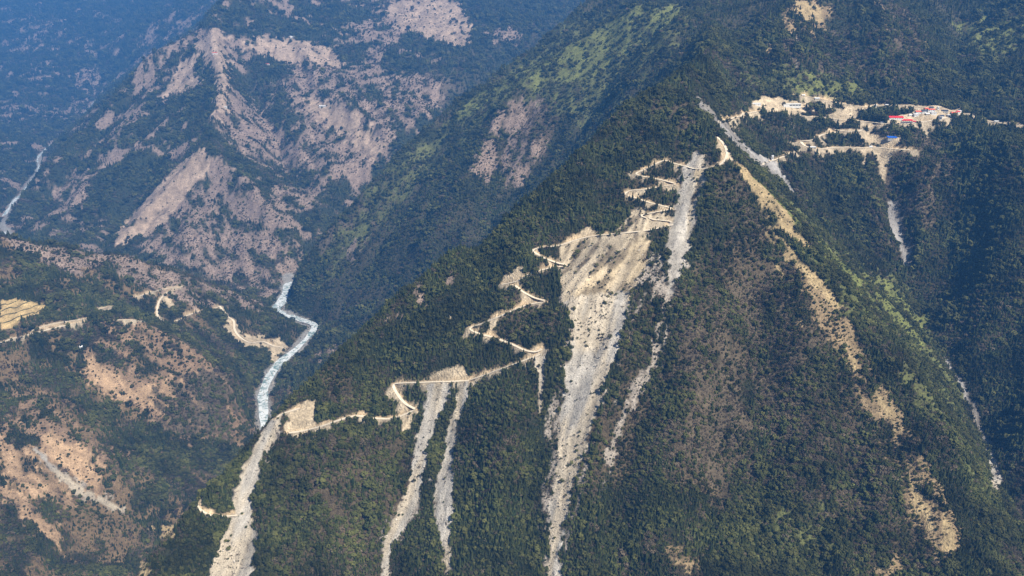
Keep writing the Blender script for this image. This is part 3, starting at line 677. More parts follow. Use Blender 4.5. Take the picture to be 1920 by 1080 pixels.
def classify(x, y):
    n = len(x)
    nA = fbm(x, y, 260, 4, 101); nB = fbm(x, y, 60, 3, 131); nC = fbm(x, y, 24, 3, 151)
    base = C_HUMUS + (C_SOIL - C_HUMUS) * smooth(-0.3, 0.5, nA + 0.5 * nB)[:, None]
    base = base + smooth(2700, 3300, y)[:, None] * np.array((0.010, 0.014, 0.006))     # canopy tone, lightened with distance to paint in thicker haze
    dens = np.full(n, 0.97) - 0.30 * smooth(0.15, 0.75, nA * 0.6 + nB * 0.6)
    nD = fbm(x, y, 75, 3, 161)
    con = np.clip(0.42 + 0.5 * nA + 0.9 * nD, 0.03, 0.95)
    bro = 0.10 + 0.75 * smooth(0.05, 0.6, fbm(x, y, 95, 4, 171))
    lig = 0.02 + 0.20 * smooth(0.2, 0.7, fbm(x, y, 120, 4, 191))
    wts = np.stack([con, np.clip(1 - con - bro - lig, 0.1, 1), bro, lig], 1)
    # dense conifers on the lower middle of the spur, shaded right mountain greener
    dm = np.exp(-(((x + 10) / 260) ** 2 + ((y - 1600) / 260) ** 2))
    wts[:, 0] += dm * 1.2; dens = dens + dm * 0.3
    # right-hand mountain: dense woods, its shade painted in as darker soil; greener open woods of the second ridge
    rm_shade = smooth(0, 190, x - np.interp(y, [700, 1040, 1350, 1700, 1990, 2080, 2360, 2750], [1230, 1130, 1010, 1050, 1060, 760, 820, 1150])) * smooth(2900, 2600, y)
    base = base * (1 - 0.35 * rm_shade[:, None]); dens = dens + 0.2 * rm_shade
    wts = wts * (1 - 0.55 * rm_shade[:, None]); wts[:, 0] += 0.25 * rm_shade; wts[:, 1] += 0.30 * rm_shade
    r2 = smooth(2800, 3200, y) * smooth(-1100, -850, x) * smooth(900, 500, x)
    wts[:, 3] += 0.22 * r2; wts[:, 1] += 0.3 * r2
    # the far mountain is patchier by nature
    farm = smooth(3300, 4300, y) * smooth(-200, -900, x)
    patch = smooth(0.12, 0.5, nA * 0.7 + nB * 0.7) * farm
    base = base * (1 - patch[:, None]) + np.array(PALETTE['pinkscrub'][0]) * patch[:, None]
    dens = dens * (1 - 0.6 * patch)
    lowh = smooth(-500, -900, x) * smooth(3400, 2900, y)
    pl = smooth(-0.15, 0.45, nB + 0.5 * nC + nA * 0.5) * lowh * 0.9
    base = base * (1 - pl[:, None]) + np.array((0.19, 0.135, 0.075)) * pl[:, None]
    dens = dens * (1 - 0.5 * pl)
    wx = fbm(x, y, 34, 3, 211); wy = fbm(x, y, 34, 3, 231); w2x = fbm(x, y, 9, 2, 251); w2y = fbm(x, y, 9, 2, 271)
    slide = np.zeros(n, np.int8); streak = np.zeros(n)
    zc = height(x, y)
    def apply(kind, amp, poly, sl):
        nonlocal base, dens, wts
        P = poly[:, :2]
        m = np.nonzero((x > P[:, 0].min() - 60) & (x < P[:, 0].max() + 60) & (y > P[:, 1].min() - 60) & (y < P[:, 1].max() + 60))[0]
        if len(m) == 0:
            return
        a1 = amp * 1.3 if amp > 6 else amp * 0.55
        a2 = amp * 1.1 if sl else (amp * 0.7 if amp <= 6 else min(amp, 14) * 0.9)
        ins = pip(x[m] + wx[m] * a1 + w2x[m] * a2, y[m] + wy[m] * a1 + w2y[m] * a2, P.tolist())
        m = m[ins]
        c, d, w = PALETTE[kind]
        k = 1.0
        var = 1.0 + 0.14 * nB[m] + 0.18 * nC[m]
        if kind in ('tan', 'tanscrub', 'redtan', 'redscrub', 'pinkbright', 'pinkscrub', 'brown', 'scrub', 'grass', 'meadow', 'pale', 'debris', 'woods'):
            hi_, lo_ = P[np.argmax(poly[:, 2])], P[np.argmin(poly[:, 2])]
            f = (lo_ - hi_) / (np.linalg.norm(lo_ - hi_) + 1e-6)
            al = x[m] * f[0] + y[m] * f[1]; ac = -x[m] * f[1] + y[m] * f[0]
            sc_ = {'tan': 10.0, 'redtan': 14.0, 'redscrub': 18.0, 'pale': 8.0, 'pinkbright': 26.0, 'pinkscrub': 34.0, 'tanscrub': 16.0, 'debris': 9.0}.get(kind, 20.0)
            st = fbm(ac + 9 * wx[m], al / 4.5, sc_, 4, 661)
            var = var + (0.16 if kind in ('grass', 'meadow') else 0.26) * st
            d = d * np.clip(1.0 + 1.3 * st, 0.1, 2.2)
            e_ = nB[m] * 0.45 + nC[m] * 0.3 + st * 0.75
            if kind in ('pinkscrub', 'tanscrub', 'redscrub', 'brown', 'scrub', 'grass', 'meadow', 'woods'):
                k = smooth(-0.60, 0.0, e_)
            elif kind in ('tan', 'redtan'):
                k = smooth(-0.85, -0.25, e_)
            elif kind == 'pinkbright':
                k = smooth(-1.2, -0.7, e_)
            elif kind == 'debris':
                k = 0.9 * smooth(-0.3, 0.25, e_)
        k = np.broadcast_to(k, m.shape)
        if kind in ('scree', 'tanscree', 'greyscree'):
            hi_, lo_ = P[np.argmax(poly[:, 2])], P[np.argmin(poly[:, 2])]
            f = (lo_ - hi_) / (np.linalg.norm(lo_ - hi_) + 1e-6)
            al = x[m] * f[0] + y[m] * f[1]; ac = -x[m] * f[1] + y[m] * f[0]
            st = fbm(ac + 5 * wx[m], al / 9.0, 9.0, 3, 601); s2 = fbm(ac, al / 5.0, 22.0, 2, 621)
            streak[m] = st
            var = 1.0 + 0.12 * nC[m] + 0.26 * st - 0.10 * smooth(0.1, 0.6, nB[m])
            mixc = smooth(-0.3, 0.5, s2)[:, None]
            alt = np.array(PALETTE['scree' if kind == 'tanscree' else ('tanscree' if kind == 'scree' else 'brown')][0])
            c = np.array(c) * (1 - (0.28 if kind == 'tanscree' else 0.5) * mixc) + alt * (0.28 if kind == 'tanscree' else 0.5) * mixc
            if kind == 'tanscree':
                g = smooth(0.15, 0.55, fbm(ac, al / 4.0, 13.0, 3, 641) + 0.1)[:, None] * 0.8
                c = c * (1 - g) + np.array((0.15, 0.12, 0.08)) * g
                d = 0.02 + 0.30 * g[:, 0]
            else:
                d = 0.015 + 0.16 * smooth(0.3, 0.8, s2 + 0.4 * nC[m])
        base[m] = base[m] * (1 - k[:, None]) + (np.asarray(c) * var[:, None]) * k[:, None]
        dens[m] = dens[m] * (1 - k) + d * k
        wts[m] = wts[m] * (1 - k[:, None]) + np.array(w) * k[:, None]
        if sl:
            slide[m] = 1
    for (kind, amp, _), W in zip(AREAS, AREA_W):
        apply(kind, amp, W, False)
    for (kind, amp, _), W in zip(SLIDES, SLIDE_W):
        apply('debris', amp * 2.6, W, False)          # ragged fringe of scattered rock and broken scrub
    for (kind, amp, _), W in zip(SLIDES, SLIDE_W):
        apply(kind, amp, W, True)
    # spoil and bare banks beside the roads
    for ri, ((name, width, _), W) in enumerate(zip(ROADS, ROAD_W)):
        d, pos = line_dist(x, y, W[:, :2], 60.0)
        kk = np.clip(pos.astype(int), 0, len(W) - 1)
        below = zc < W[kk, 2] - 1.0
        seg = np.r_[0, np.cumsum(np.hypot(*np.diff(W[:, :2], axis=0).T))]
        sp_ = np.interp(pos, np.arange(len(W)), seg)
        drip = fbm(sp_ + 3 * nC, np.full(n, 7.7 * ri), 14.0, 3, 701) + 0.5 * fbm(sp_, np.full(n, 3.1 * ri), 70.0, 2, 721)
        dn_ = {'dirt_road': 9, 'mountain_track': 4, 'village_road': 17, 'valley_road': 7}[name]
        reach = width * 0.75 + np.where(below, dn_ * np.clip(0.55 + 1.5 * drip, 0, 3.2), 2.5 + 4.5 * np.clip(0.4 + drip + nC, 0, 1.6))
        k = smooth(reach + 3, reach - 3, d) * (slide == 0)
        tone = 0.95 + 0.22 * nC + np.where(below, 0.25 * drip, 0.1)
        pc = np.where(below[:, None], np.array((0.40, 0.335, 0.24)), np.array((0.50, 0.385, 0.245)))
        base = base * (1 - k[:, None]) + pc * tone[:, None] * k[:, None]
        dens = dens * (1 - k)
    for line, w0 in ((RIV, 18), (far_riv, 8)):
        d, pos = line_dist(x, y, line, 120.0)
        k = smooth(w0 + 18, w0 + 4, d + 10 * nB)
        base = base * (1 - k[:, None]) + np.array((0.30, 0.29, 0.27)) * k[:, None]
        dens = dens * (1 - k)
    return np.clip(base, 0.01, 0.8), np.clip(dens, 0, 1), wts, slide, streak

# ------------------------------------------------------------------ materials
def material(name, rough=0.9):
    m = bpy.data.materials.new(name)
    m.use_nodes = True
    nt = m.node_tree
    b = nt.nodes['Principled BSDF']
    b.inputs['Roughness'].default_value = rough
    b.inputs['Specular IOR Level'].default_value = 0.15
    return m, nt, b

def ground_material(name, bump_strength, scale, streak=0.35):
    m, nt, b = material(name, 0.95)
    N, L = nt.nodes.new, nt.links.new
    at_ = N('ShaderNodeAttribute'); at_.attribute_name = 'soil'
    geo = N('ShaderNodeNewGeometry')
    n1 = N('ShaderNodeTexNoise'); n1.inputs['Scale'].default_value = 1 / scale; n1.inputs['Detail'].default_value = 8; n1.inputs['Roughness'].default_value = 0.7
    n2 = N('ShaderNodeTexNoise'); n2.inputs['Scale'].default_value = 1 / (scale * 0.22); n2.inputs['Detail'].default_value = 4
    L(geo.outputs['Position'], n1.inputs['Vector']); L(geo.outputs['Position'], n2.inputs['Vector'])
    r1 = N('ShaderNodeMapRange'); r1.inputs['From Min'].default_value = 0.3; r1.inputs['From Max'].default_value = 0.7; r1.inputs['To Min'].default_value = 1 - streak; r1.inputs['To Max'].default_value = 1 + streak
    r2 = N('ShaderNodeMapRange'); r2.inputs['From Min'].default_value = 0.3; r2.inputs['From Max'].default_value = 0.7; r2.inputs['To Min'].default_value = 0.72; r2.inputs['To Max'].default_value = 1.25
    L(n1.outputs['Fac'], r1.inputs['Value']); L(n2.outputs['Fac'], r2.inputs['Value'])
    mu = N('ShaderNodeMath'); mu.operation = 'MULTIPLY'; L(r1.outputs[0], mu.inputs[0]); L(r2.outputs[0], mu.inputs[1])
    sc = N('ShaderNodeVectorMath'); sc.operation = 'SCALE'; L(at_.outputs['Color'], sc.inputs[0]); L(mu.outputs[0], sc.inputs['Scale'])
    L(sc.outputs[0], b.inputs['Base Color'])
    bp = N('ShaderNodeBump'); bp.inputs['Strength'].default_value = bump_strength; bp.inputs['Distance'].default_value = scale * 0.35
    ad = N('ShaderNodeMath'); ad.operation = 'ADD'; L(n1.outputs['Fac'], ad.inputs[0]); L(n2.outputs['Fac'], ad.inputs[1])
    L(ad.outputs[0], bp.inputs['Height']); L(bp.outputs[0], b.inputs['Normal'])
    return m

M_GROUND = ground_material('hillside_soil', 0.8, 18.0)
M_SCREE = ground_material('loose_rock', 1.0, 9.0, 0.22)

# ------------------------------------------------------------------ terrain meshes (finer near the viewpoint)
NS, NYR = 780, 900
svals = np.linspace(-1.02, 1.02, NS)
yvals = 640.0 * (16800.0 / 640.0) ** (np.arange(NYR) / (NYR - 1))
S2, Y2 = np.meshgrid(svals, yvals)
VX = (S2 * (Y2 * 0.93 + 380.0)).ravel(); VY = Y2.ravel()
VX = np.clip(VX, GX0 + 60, GX0 + (NX - 4) * CELL)

def micro(x, y):
    """relief too small for the coarse grid: ribs, outcrops, small gullies"""
    a = fbm(x, y, 46, 3, 301); b = fbm(x, y, 15, 2, 321)
    rid = 1 - np.abs(fbm(x, y, 70, 3, 341))
    return (a * 4.2 + b * 1.6 + (rid - 0.7) * 6.0) * np.clip(y / 2600.0, 0.55, 1.2)

def river_mask(x, y):
    d1, _ = line_dist(x, y, RIV, 160.0); d2, _ = line_dist(x, y, far_riv, 160.0)
    return smooth(30, 90, np.minimum(d1, d2))

def road_blend(x, y, z):
    """terrain is cut and filled to the height of each road"""
    for (name, width, _), W in zip(ROADS, ROAD_W):
        d, pos = line_dist(x, y, W[:, :2], width * 3.2)
        m = np.nonzero(d < width * 3.1)[0]
        if len(m) == 0:
            continue
        k = np.clip(pos[m].astype(int), 0, len(W) - 2); t = pos[m] - k
        zr = W[k, 2] * (1 - t) + W[k + 1, 2] * t
        w = 1 - smooth(width * 0.75, width * 3.0, d[m])
        z[m] = z[m] * (1 - w) + zr * w
    return z

for W in ROAD_W:      # gentle road profile
    z = height(W[:, 0], W[:, 1])
    for _ in range(6):
        z[1:-1] = (z[:-2] + z[1:-1] * 2 + z[2:]) / 4
    W[:, 2] = z

def surface(x, y):
    z = height(x, y) + micro(x, y) * river_mask(x, y)
    return road_blend(x, y, z)

VZ = surface(VX, VY)
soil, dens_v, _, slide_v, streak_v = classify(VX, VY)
# scree is slightly hollowed out and rough
VZ = VZ - slide_v * 1.2 + slide_v * (fbm(VX, VY, 11, 2, 401) * 1.3 + streak_v * 3.2)

qi, qj = np.meshgrid(np.arange(NS - 1), np.arange(NYR - 1))
q0 = (qj * NS + qi).ravel()
quads = np.stack([q0, q0 + 1, q0 + 1 + NS, q0 + NS], 1)
qs = (slide_v[quads].sum(1) >= 2)
qy = VY[quads[:, 0]]; qx = VX[quads[:, 0]]

def mesh_object(name, V, F, mat, attrs=None, smooth_=True, parent=None):
    me = bpy.data.meshes.new(name)
    V = np.asarray(V, np.float32); F = np.asarray(F, np.int32)
    k = F.shape[1]
    me.vertices.add(len(V)); me.vertices.foreach_set('co', V.ravel())
    me.loops.add(F.size); me.loops.foreach_set('vertex_index', F.ravel())
    me.polygons.add(len(F)); me.polygons.foreach_set('loop_start', np.arange(len(F), dtype=np.int32) * k)
    me.polygons.foreach_set('loop_total', np.full(len(F), k, np.int32))
    me.update(calc_edges=True)
    if smooth_:
        me.shade_smooth()
    for an, arr in (attrs or {}).items():
        a = me.attributes.new(an, 'FLOAT_COLOR', 'POINT')
        rgba = np.ones((len(V), 4), np.float32); rgba[:, :3] = arr
        a.data.foreach_set('color', rgba.ravel())
    me.materials.append(mat)
    o = bpy.data.objects.new(name, me)
    COL.objects.link(o)
    if parent: o.parent = parent
    return o

def sub_mesh(name, mask, mat):
    F = quads[mask]
    used, inv = np.unique(F, return_inverse=True)
    V = np.stack([VX[used], VY[used], VZ[used]], 1)
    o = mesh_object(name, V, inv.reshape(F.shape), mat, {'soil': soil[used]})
    o['kind'] = 'structure'
    return o

is_far = qy > 3900
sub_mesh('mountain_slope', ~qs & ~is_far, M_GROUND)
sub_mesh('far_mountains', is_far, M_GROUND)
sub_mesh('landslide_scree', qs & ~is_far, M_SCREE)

# ------------------------------------------------------------------ roads and rivers
def ribbon(name, W, half, lift, mat, cross=3, zfun=None, attr=None):
    W = np.asarray(W, float)
    T = np.gradient(W[:, :2], axis=0)
    T /= np.linalg.norm(T, axis=1)[:, None] + 1e-9
    Nn = np.stack([-T[:, 1], T[:, 0]], 1)
    V = []
    for c in np.linspace(-1, 1, cross):
        hw = half if np.isscalar(half) else np.asarray(half)[:, None]
        p = W[:, :2] + Nn * c * hw
        V.append(np.column_stack([p, W[:, 2] + lift]))
    n = len(W)
    V = np.concatenate(V)
    F = [(c * n + i, c * n + i + 1, (c + 1) * n + i + 1, (c + 1) * n + i) for c in range(cross - 1) for i in range(n - 1)]
    o = mesh_object(name, V, F, mat)
    o['kind'] = 'structure'
    return o

M_ROAD, nt, b = material('packed_dirt', 0.95)
no = nt.nodes.new('ShaderNodeTexNoise'); no.inputs['Scale'].default_value = 0.25; no.inputs['Detail'].default_value = 6
ge = nt.nodes.new('ShaderNodeNewGeometry'); nt.links.new(ge.outputs['Position'], no.inputs['Vector'])
cr = nt.nodes.new('ShaderNodeValToRGB'); cr.color_ramp.elements[0].position = 0.3; cr.color_ramp.elements[1].position = 0.7
cr.color_ramp.elements[0].color = (0.60, 0.51, 0.38, 1); cr.color_ramp.elements[1].color = (0.76, 0.68, 0.54, 1)
nt.links.new(no.outputs['Fac'], cr.inputs['Fac']); nt.links.new(cr.outputs[0], b.inputs['Base Color'])

for (name, width, _), W in zip(ROADS, ROAD_W):
    # resample evenly
    seg = np.r_[0, np.cumsum(np.hypot(*np.diff(W[:, :2], axis=0).T))]
    s = np.arange(0, seg[-1], 4.0)
    R = np.stack([np.interp(s, seg, W[:, k]) for k in range(3)], 1)
    ribbon(name, R, width * 0.58, 0.7, M_ROAD)

M_WATER, nt, b = material('white_water', 0.25)
N, L = nt.nodes.new, nt.links.new
ge = N('ShaderNodeNewGeometry')
n1 = N('ShaderNodeTexNoise'); n1.inputs['Scale'].default_value = 0.028; n1.inputs['Detail'].default_value = 9; n1.inputs['Roughness'].default_value = 0.75; n1.inputs['Distortion'].default_value = 1.5
L(ge.outputs['Position'], n1.inputs['Vector'])
cr = N('ShaderNodeValToRGB'); cr.color_ramp.elements[0].position = 0.40; cr.color_ramp.elements[1].position = 0.54
cr.color_ramp.elements[0].color = (0.13, 0.22, 0.22, 1); cr.color_ramp.elements[1].color = (0.72, 0.76, 0.77, 1)
L(n1.outputs['Fac'], cr.inputs['Fac']); L(cr.outputs[0], b.inputs['Base Color'])
bp = N('ShaderNodeBump'); bp.inputs['Strength'].default_value = 0.6; bp.inputs['Distance'].default_value = 3.0
L(n1.outputs['Fac'], bp.inputs['Height']); L(bp.outputs[0], b.inputs['Normal'])
for name, line, w in (('river', RIV, 22.0), ('river', far_riv, 12.0)):
    C = np.array(catmull(line, 14))
    s = np.arange(len(C))
    wid = w * (0.85 + (0.45 if w > 20 else 0.9) * fbm(C[:, 0], C[:, 1], 160, 2, 77))
    ribbon(name, C, np.clip(wid, w * (0.5 if w > 20 else 0.15), w * 1.5), 0.0, M_WATER, cross=5)

# ------------------------------------------------------------------ plants and rocks: shapes
def lump_mesh(name, seed, rx, rz, z0, sub, rough, flat=True, cone=0.0):
    """an uneven crown: displaced icosphere with clumps and notches"""
    bm = bmesh.new()
    bmesh.ops.create_icosphere(bm, subdivisions=sub, radius=1.0)
    r = random.Random(seed)
    dirs = [(Vector((r.gauss(0, 1), r.gauss(0, 1), r.gauss(0, 1))).normalized(), r.uniform(-1, 1)) for _ in range(14)]
    for v in bm.verts:
        n = v.co.normalized()
        k = 1.0 + rough * sum(a * max(0, n.dot(d)) ** 6 for d, a in dirs) + r.uniform(-1, 1) * rough * 0.45
        shrink = 1.0 - cone * (n.z * 0.5 + 0.5)
        v.co = Vector((n.x * rx * k * shrink, n.y * rx * k * shrink, z0 + n.z * rz * k))
    me = bpy.data.meshes.new(name); bm.to_mesh(me); bm.free()
    return me

def conifer_mesh(name, seed, h=1.0, r0=0.21, tiers=5, seg=8):
    """ragged tiers of drooping branches"""
    r = random.Random(seed)
    bm = bmesh.new()
    for t in range(tiers):
        f = t / tiers
        zb = h * (0.10 + 0.80 * f); zt = min(h, zb + h * (0.34 - 0.10 * f)); rr = r0 * (1.0 - 0.82 * f)
        top = bm.verts.new((r.uniform(-.01, .01), r.uniform(-.01, .01), zt))
        ring = []
        for k in range(seg):
            a = 2 * math.pi * (k + 0.5 * (t % 2)) / seg + r.uniform(-.2, .2)
            q = rr * (r.uniform(0.95, 1.25) if k % 2 == 0 else r.uniform(0.55, 0.8))
            ring.append(bm.verts.new((q * math.cos(a), q * math.sin(a), zb - (0.035 if k % 2 == 0 else -0.02) * h)))
        for k in range(seg):
            bm.faces.new((top, ring[k], ring[(k + 1) % seg]))
        bm.faces.new(ring[::-1])
    me = bpy.data.meshes.new(name); bm.to_mesh(me); bm.free()
    return me

def leafy_mesh(name, seed, n_clumps, rx, rz, z0, leaf):
    """crown built of clumps, each clump a few tilted leaf-sprays"""
    r = random.Random(seed)
    bm = bmesh.new()
    for _ in range(n_clumps):
        while True:
            p = Vector((r.uniform(-1, 1), r.uniform(-1, 1), r.uniform(-1, 1)))
            if p.length < 1: break
        p = p.normalized() * (p.length ** 0.4)
        c = Vector((p.x * rx, p.y * rx, z0 + p.z * rz))
        n = (p + Vector((r.gauss(0, .45), r.gauss(0, .45), r.gauss(0, .45) + .35))).normalized()
        t = n.orthogonal().normalized(); b = n.cross(t)
        k = r.randint(4, 6); s = leaf * r.uniform(.7, 1.3)
        vs = []
        for i in range(k):
            a = 2 * math.pi * i / k + r.uniform(-.3, .3); q = s * r.uniform(.6, 1.15)
            vs.append(bm.verts.new(c + t * q * math.cos(a) + b * q * math.sin(a) - n * s * .25 * r.random()))
        vc = bm.verts.new(c + n * s * .4)
        for i in range(k):
            bm.faces.new((vc, vs[i], vs[(i + 1) % k]))
    me = bpy.data.meshes.new(name); bm.to_mesh(me); bm.free()
    return me

def rock_mesh(name, seed):
    r = random.Random(seed)
    bm = bmesh.new()
    for _ in range(14):
        bm.verts.new((r.uniform(-.6, .6), r.uniform(-.5, .5), r.uniform(-.35, .45)))
    bmesh.ops.convex_hull(bm, input=bm.verts)
    for v in [v for v in bm.verts if not v.link_faces]:
        bm.verts.remove(v)
    me = bpy.data.meshes.new(name); bm.to_mesh(me); bm.free()
    return me

def trunk_mesh(name, h, r0):
    bm = bmesh.new()
    n = 6
    rings = []
    for z, r in ((-0.06 * h, r0 * 1.3), (0.15 * h, r0), (0.6 * h, r0 * .6), (0.9 * h, r0 * .2)):
        rings.append([bm.verts.new((r * math.cos(2 * math.pi * k / n), r * math.sin(2 * math.pi * k / n), z)) for k in range(n)])
    for a, b_ in zip(rings[:-1], rings[1:]):
        for k in range(n):
            bm.faces.new((a[k], a[(k + 1) % n], b_[(k + 1) % n], b_[k]))
    me = bpy.data.meshes.new(name); bm.to_mesh(me); bm.free()
    return me

def foliage_material(name, c_dark, c_light, use_attr=True, rough=0.75):
    m, nt, b = material(name, rough)
    N, L = nt.nodes.new, nt.links.new
    oi = N('ShaderNodeObjectInfo')
    cr = N('ShaderNodeValToRGB')
    cr.color_ramp.elements[0].color = (*c_dark, 1); cr.color_ramp.elements[1].color = (*c_light, 1)
    L(oi.outputs['Random'], cr.inputs['Fac'])
    geo = N('ShaderNodeNewGeometry')
    nz = N('ShaderNodeTexNoise'); nz.inputs['Scale'].default_value = 0.012; nz.inputs['Detail'].default_value = 5
    L(geo.outputs['Position'], nz.inputs['Vector'])
    mr = N('ShaderNodeMapRange'); mr.inputs['From Min'].default_value = 0.35; mr.inputs['From Max'].default_value = 0.65; mr.inputs['To Min'].default_value = 0.55; mr.inputs['To Max'].default_value = 1.65
    L(nz.outputs['Fac'], mr.inputs['Value'])
    sc = N('ShaderNodeVectorMath'); sc.operation = 'SCALE'
    L(cr.outputs[0], sc.inputs[0]); L(mr.outputs[0], sc.inputs['Scale'])
    L(sc.outputs[0], b.inputs['Base Color'])
    return m

M_CONIFER = foliage_material('conifer_needles', (0.015, 0.024, 0.008), (0.050, 0.057, 0.019))
M_BROAD = foliage_material('broad_leaves', (0.024, 0.033, 0.010), (0.084, 0.086, 0.027))
M_TWIG = foliage_material('bare_twigs', (0.050, 0.040, 0.028), (0.125, 0.100, 0.066))
M_LIGHT = foliage_material('young_leaves', (0.055, 0.075, 0.020), (0.120, 0.140, 0.040))
M_BARK, nt, b = material('bark', 0.95); b.inputs['Base Color'].default_value = (0.07, 0.05, 0.035, 1)
M_ROCK = foliage_material('grey_rock', (0.05, 0.045, 0.04), (0.46, 0.42, 0.36), rough=0.95)

def with_mat(me, *ms):
    for m in ms: me.materials.append(m)
    return me
SHAPES_OF = {
    'conifer': [with_mat(conifer_mesh('conifer_crown', 11 + k, 1.0, (.20, .23, .18)[k]), M_CONIFER) for k in range(3)],
    'broadleaf': [with_mat(leafy_mesh('leafy_crown', 21 + k, 46, .42, .36, .56, .15), M_BROAD) for k in range(3)],
    'shrub': [with_mat(leafy_mesh('shrub_crown', 31 + k, 30, .60, .40, .40, .17), M_TWIG) for k in range(3)],
    'light': [with_mat(leafy_mesh('light_crown', 41 + k, 30, .60, .36, .36, .18), M_LIGHT) for k in range(2)],
    'rock': [with_mat(rock_mesh('rock', 51 + k), M_ROCK) for k in range(4)],
}

# ------------------------------------------------------------------ where they grow
GS = 0.0025
ns_, ny_ = int(2.0 / GS), int(math.log(16000 / 700.0) / GS)
si, yi = np.meshgrid(np.arange(ns_), np.arange(ny_))
su = -1.0 + (si + rng.random(si.shape)) * GS
py_ = 700.0 * np.exp((yi + rng.random(si.shape)) * GS)
px_ = su * (py_ * 0.93 + 380.0)
px_, py_ = px_.ravel(), py_.ravel()
ok = (px_ > GX0 + 100) & (px_ < 8500)
px_, py_ = px_[ok], py_[ok]
pz_ = surface(px_, py_)
# only what the photograph or a step aside could show
cdep = py_ * cp - (pz_ - CAM_Z) * sp
cu = px_ / cdep * FPX + 960; cv = 540 - ((py_ * sp + (pz_ - CAM_Z) * cp) / cdep) * FPX
ok = (cu > -320) & (cu < 2400) & (cv > -60) & (cv < 1220)
px_, py_, pz_, cdep, cu, cv = [a[ok] for a in (px_, py_, pz_, cdep, cu, cv)]
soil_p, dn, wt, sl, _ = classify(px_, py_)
bright_p = soil_p.mean(1)
keep = rng.random(len(px_)) < dn
px_, py_, pz_, cdep, cu, cv, wt, sl, bright_p = [a[keep] for a in (px_, py_, pz_, cdep, cu, cv, wt, sl, bright_p)]
# plants on bare ground stay small
small = 1.0 - 0.45 * smooth(0.10, 0.20, bright_p)
wt = wt / wt.sum(1)[:, None]
cum = np.cumsum(wt, 1); rr_ = rng.random(len(px_))[:, None]
kind_ = (rr_ > cum[:, :3]).sum(1)
spacing = py_ * GS * 1.18 * (1.0 - 0.12 * smooth(2200, 4500, py_))
KINDS = ['conifer', 'broadleaf', 'shrub', 'light']
HEIGHT = {'conifer': (1.6, 2.7), 'broadleaf': (1.25, 2.2), 'shrub': (0.7, 1.25), 'light': (0.6, 1.05)}


def scatter_group(name):
    ng = bpy.data.node_groups.new(name, 'GeometryNodeTree')
    ng.interface.new_socket('Geometry', in_out='INPUT', socket_type='NodeSocketGeometry')
    ng.interface.new_socket('Object', in_out='INPUT', socket_type='NodeSocketObject')
    ng.interface.new_socket('Geometry', in_out='OUTPUT', socket_type='NodeSocketGeometry')
    N, L = ng.nodes.new, ng.links.new
    gi = N('NodeGroupInput'); go = N('NodeGroupOutput')
    oi = N('GeometryNodeObjectInfo'); oi.inputs['As Instance'].default_value = True
    L(gi.outputs[1], oi.inputs['Object'])
    ip = N('GeometryNodeInstanceOnPoints')
    L(gi.outputs[0], ip.inputs['Points']); L(oi.outputs['Geometry'], ip.inputs['Instance'])
    ra = N('GeometryNodeInputNamedAttribute'); ra.data_type = 'FLOAT_VECTOR'; ra.inputs['Name'].default_value = 'turn'
    sa = N('GeometryNodeInputNamedAttribute'); sa.data_type = 'FLOAT_VECTOR'; sa.inputs['Name'].default_value = 'size'
    er = N('FunctionNodeEulerToRotation'); L(ra.outputs[0], er.inputs[0]); L(er.outputs[0], ip.inputs['Rotation'])
    L(sa.outputs[0], ip.inputs['Scale']); L(ip.outputs[0], go.inputs[0])
    return ng
SCATTER = scatter_group('scatter')
sock = [it.identifier for it in SCATTER.interface.items_tree if getattr(it, 'in_out', '') == 'INPUT' and it.socket_type == 'NodeSocketObject'][0]

def scatter(name, proto_mesh, P, turn, size, label, cat):
    proto = bpy.data.objects.new(name + '_sprig', proto_mesh)
    me = bpy.data.meshes.new(name)
    me.vertices.add(len(P)); me.vertices.foreach_set('co', np.asarray(P, np.float32).ravel())
    a = me.attributes.new('turn', 'FLOAT_VECTOR', 'POINT'); a.data.foreach_set('vector', np.asarray(turn, np.float32).ravel())
    a = me.attributes.new('size', 'FLOAT_VECTOR', 'POINT'); a.data.foreach_set('vector', np.asarray(size, np.float32).ravel())
    o = bpy.data.objects.new(name, me); COL.objects.link(o)
    md = o.modifiers.new('scatter', 'NODES'); md.node_group = SCATTER; md[sock] = proto
    o['kind'] = 'stuff'; o['label'] = label; o['category'] = cat
    return o

INFO = {
    'conifer': ('conifer_forest', 'dense dark green conifer forest covering the steep mountain slopes', 'forest'),
    'broadleaf': ('broadleaf_forest', 'mixed green broadleaf forest covering the mountain slopes', 'forest'),
    'shrub': ('bare_scrub', 'leafless brown scrub spread over the dry slopes', 'scrub'),
    'light': ('green_brush', 'bright green brush on the grassy shoulders of the ridges', 'brush'),
}
SINGLE = {
    'conifer': ('conifer_tree', 'dark green pointed conifer in the forest along the bottom edge', 'tree', 'conifers at the foot of the ridge'),
    'broadleaf': ('broadleaf_tree', 'rounded green broadleaf tree on the nearest slope along the bottom edge', 'tree', 'broadleaf trees at the foot of the ridge'),
    'shrub': ('bare_shrub', 'leafless brown shrub on the nearest slope along the bottom edge', 'shrub', 'bare shrubs at the foot of the ridge'),
    'light': ('green_bush', 'bright green bush on the nearest slope along the bottom edge', 'bush', 'green bushes at the foot of the ridge'),
}
TRUNK = {'conifer': with_mat(trunk_mesh('conifer_trunk', 1.0, .022), M_BARK), 'broadleaf': with_mat(trunk_mesh('broadleaf_trunk', .62, .03), M_BARK)}

